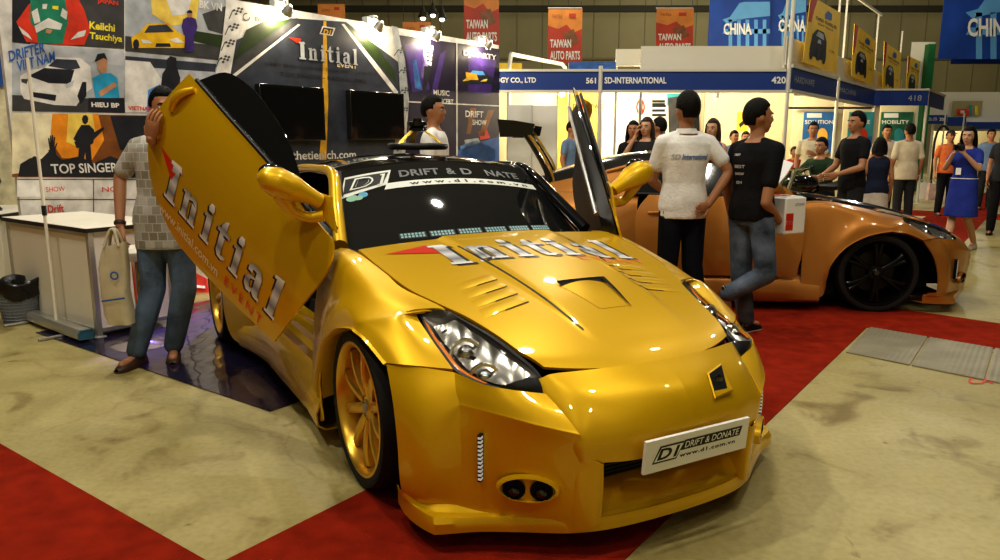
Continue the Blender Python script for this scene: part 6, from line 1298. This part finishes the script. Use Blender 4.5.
person('person', stand(944, 14.2), (-.15, -1), 1.58, 'person in orange polo and black cap with a badge on his chest', top='cl_orange', bottom='cl_black', hair='cap', girth=1.1, hem=.86, pose={'elL': (.24, .0, 1.12), 'wrL': (.10, -.2, 1.12), 'elR': (-.24, .02, 1.12), 'wrR': (-.26, -.06, .90)})
p9 = stand(962, 9.45)
pp = person('person', p9, (-.72, -.55), 1.55, 'person in short blue dress and cream heels raising a small camera', fem=True, skin='skin_fair', hair='long', top='cl_blue', dress=True, sleeve=.6, shoes='shoe_cream', fine=.010, turn=.1, nod=.1,
       world={'ankR': W(944, 249, 9.25) * [1, 1, 0] + [0, 0, .09], 'ankL': W(973, 247, 9.7) * [1, 1, 0] + [0, 0, .09]},
       pose={'elL': (.21, -.12, 1.16), 'wrL': (.07, -.27, 1.36), 'elR': (-.21, -.12, 1.16), 'wrR': (-.06, -.28, 1.36)}, palm={'L': (-.7, .2, 0), 'R': (.7, .2, 0), 'dL': (-.2, -.2, .8), 'dR': (.2, -.2, .8), 'cL': .9, 'cR': .9})
J = pp['J']; s9 = pp['s']; cr = empty('camera', (0, 0, 0), 0, 'small black camera held up by the person in the blue dress', 'camera'); hc_ = np.array(J['wrL'] + J['wrR']) / 2 * s9 + np.array([0, -.02, .07]); rz9 = atan2(-.72, .55); R9 = np.array(Matrix.Rotation(rz9, 3, 'Z')); cr.location = tuple(p9 + R9 @ hc_); cr.rotation_euler = (0, 0, rz9)
m = MB(); m.box((0, 0, 0), (.12, .05, .075), 'black_plastic'); m.box((0, 0, .045), (.05, .04, .025), 'black_plastic', taper=.7); m.build('camera_body', cr, bevel=.006); m = MB(); m.lathe([(.032, .02), (.034, .07), (.028, .075), (.024, .06), (0, .06)], 'black_gloss', axis=(0, -1, 0), n=20); m.build('camera_lens', cr)
q = MB(); q.tube([(-.155 * cos(w) * s9, -.118 * sin(w) * s9, 1.02 * s9) for w in np.linspace(0, 2 * pi, 31)], .016, 'white_print', 6, cap=False, flat=.4); q.build('belt', pp['root']); q = MB(); q.box((-.02, -.15, 1.02), (.06, .004, .085), 'white_print'); q.build('badge', pp['root'], smooth=0)
person('person', stand(1001, 11.2), (-.6, -.8), 1.62, 'person in dark clothes cut by the right edge of the picture', fem=True, hair='long', top='cl_charcoal', bottom='cl_black')
person('person', stand(984, 15.5), (-.3, -1), 1.62, 'person in grey shirt half hidden behind the person in the blue dress', top='cl_sky', bottom='cl_charcoal')
# inside the stands
person('person', stand(570, 11.9), (.75, -.5), 1.69, 'person in blue shirt inside the stand, looking down beside the orange panel', top='cl_sky', bottom='cl_charcoal', nod=.25)
person('person', stand(644, 9.5), (-.55, -.8), 1.66, 'long-haired person holding a phone to her ear behind the amber coupe', fem=True, skin='skin_fair', hair='long', hairm='hair_brown', top='cl_charcoal', bottom='cl_charcoal', fine=.011, pose={'elR': (-.27, -.10, 1.20), 'wrR': (-.10, -.08, 1.50)}, palm={'R': (1, 0, 0), 'dR': (.2, 0, 1), 'cR': .7})
person('person', stand(631, 10.3), (-.3, -1), 1.64, 'person half hidden to the left of the phone caller', fem=True, hair='long', top='cl_black', bottom='cl_black')
person('person', stand(656, 10.2), (-.6, .5), 1.68, 'dark-haired person turned away behind the phone caller', top='cl_charcoal', bottom='cl_charcoal')
person('person', stand(709, 9.4), (-.6, -.8), 1.64, 'person in blue sleeveless top between the white polo and the black tee', fem=True, skin='skin_fair', hair='long', hairm='hair_brown', top='cl_blue', bottom='cl_black', sleeve=0, fine=.011)
person('person', stand(731, 13.4), (.2, -1), 1.56, 'seated visitor with black hair deep inside the stand beside the yellow poster', top='cl_sky', bottom='cl_charcoal')
person('person', stand(742, 13.9), (-.2, -1), 1.55, 'pale-shirted visitor just left of the head of the person in black', top='cl_cream', bottom='cl_charcoal')
person('person', stand(808, 12.4), (-.3, -1), 1.68, 'person in white shirt before the blue poster, hand at his chest', top='cl_cream', bottom='cl_charcoal', pose={'elL': (.23, -.03, 1.12), 'wrL': (.02, -.22, 1.20)})
person('person', stand(791, 13.4), (.1, -1), 1.28, 'short person in red shirt at the foot of the corner post', top='cl_red', bottom='cl_charcoal')
pp = person('person', stand(822, 10.9), (-.8, -.6), 1.70, 'seated person in dark shirt with pale chest stripe leaning over the motorcycle', top='cl_green', bottom='cl_black', sit=True, lean=(0, -.12),
       pose={'hipL': (.085, 0, .62), 'hipR': (-.085, 0, .62), 'kneeL': (.16, -.40, .55), 'kneeR': (-.16, -.40, .55), 'ankL': (.15, -.38, .09), 'ankR': (-.15, -.38, .09), 'elL': (.24, -.26, .94), 'wrL': (.16, -.46, .90), 'elR': (-.24, -.26, .94), 'wrR': (-.16, -.46, .90)}, hem=.86)
wd = bpy.data.worlds.new('hall_air'); SC.world = wd; wd.use_nodes = True; bg = wd.node_tree.nodes['Background']; bg.inputs[0].default_value = (1, .86, .62, 1); bg.inputs[1].default_value = .25
def lamp(name, kind, loc, energy, col=(1, .94, .82), size=1., target=None, spot=None):
    l = bpy.data.lights.new(name, kind); l.energy = energy; l.color = col
    if kind == 'AREA': l.size = size
    elif kind != 'SUN': l.shadow_soft_size = size
    if spot: l.spot_size = radians(spot); l.spot_blend = .6
    o = bpy.data.objects.new(name, l); COL.objects.link(o); o.location = loc
    if target is not None: o.rotation_euler = (Vector(target) - Vector(loc)).to_track_quat('-Z', 'Y').to_euler()
    return o
for i, (x, y) in enumerate(((-4, 2), (-1, 1), (2.5, 2), (6, 3.5), (-3, 6), (1, 7), (5, 8), (9, 12), (2, 14), (-4, 12), (12, 20), (2, 26), (14, 32), (0, 36), (22, 36), (10, 40), (24, 24))): lamp('hall_lamp', 'POINT', (x, y, 8), (480 if x < -2.5 and y < 7 else 330) if x < 3 or y > 18 else 170, size=.16)
for p in lampdata: lamp('clip_lamp_light', 'POINT', tuple(p), 14, (1, .84, .58), .05)
for k, (p, e) in enumerate(lampin):
    if 3 <= k <= 5: p = p - NB * 1.1
    lamp('stand_lamp_light', 'POINT', (p[0], p[1], 2.25), e, (1, .84, .55), .08)
for x in (-2, 2.5): lamp('hall_lamp', 'POINT', (x, -3, 8), 170, size=.16)
lamp('added_purple_spot', 'SPOT', tuple(np.array(bw(2.2, 2.6, .5))), 1800, (.25, .12, 1), .1, target=tuple(gp(196, 330)), spot=20)  # added spot without a real fixture, casts the purple sheen on the sheet
SC.view_settings.view_transform = 'Standard'; SC.view_settings.look = 'Medium High Contrast'; SC.view_settings.exposure = .12
# ================================================================ light, sky, camera
cd = bpy.data.cameras.new('camera'); cam = bpy.data.objects.new('camera', cd); COL.objects.link(cam)
cam.location = (0, 0, CH); cam.rotation_euler = (pi / 2 - PITCH, 0, 0); cd.sensor_width = 36; cd.lens = F / 1000 * 36; cd.clip_start = .05; cd.clip_end = 300
SC.camera = cam
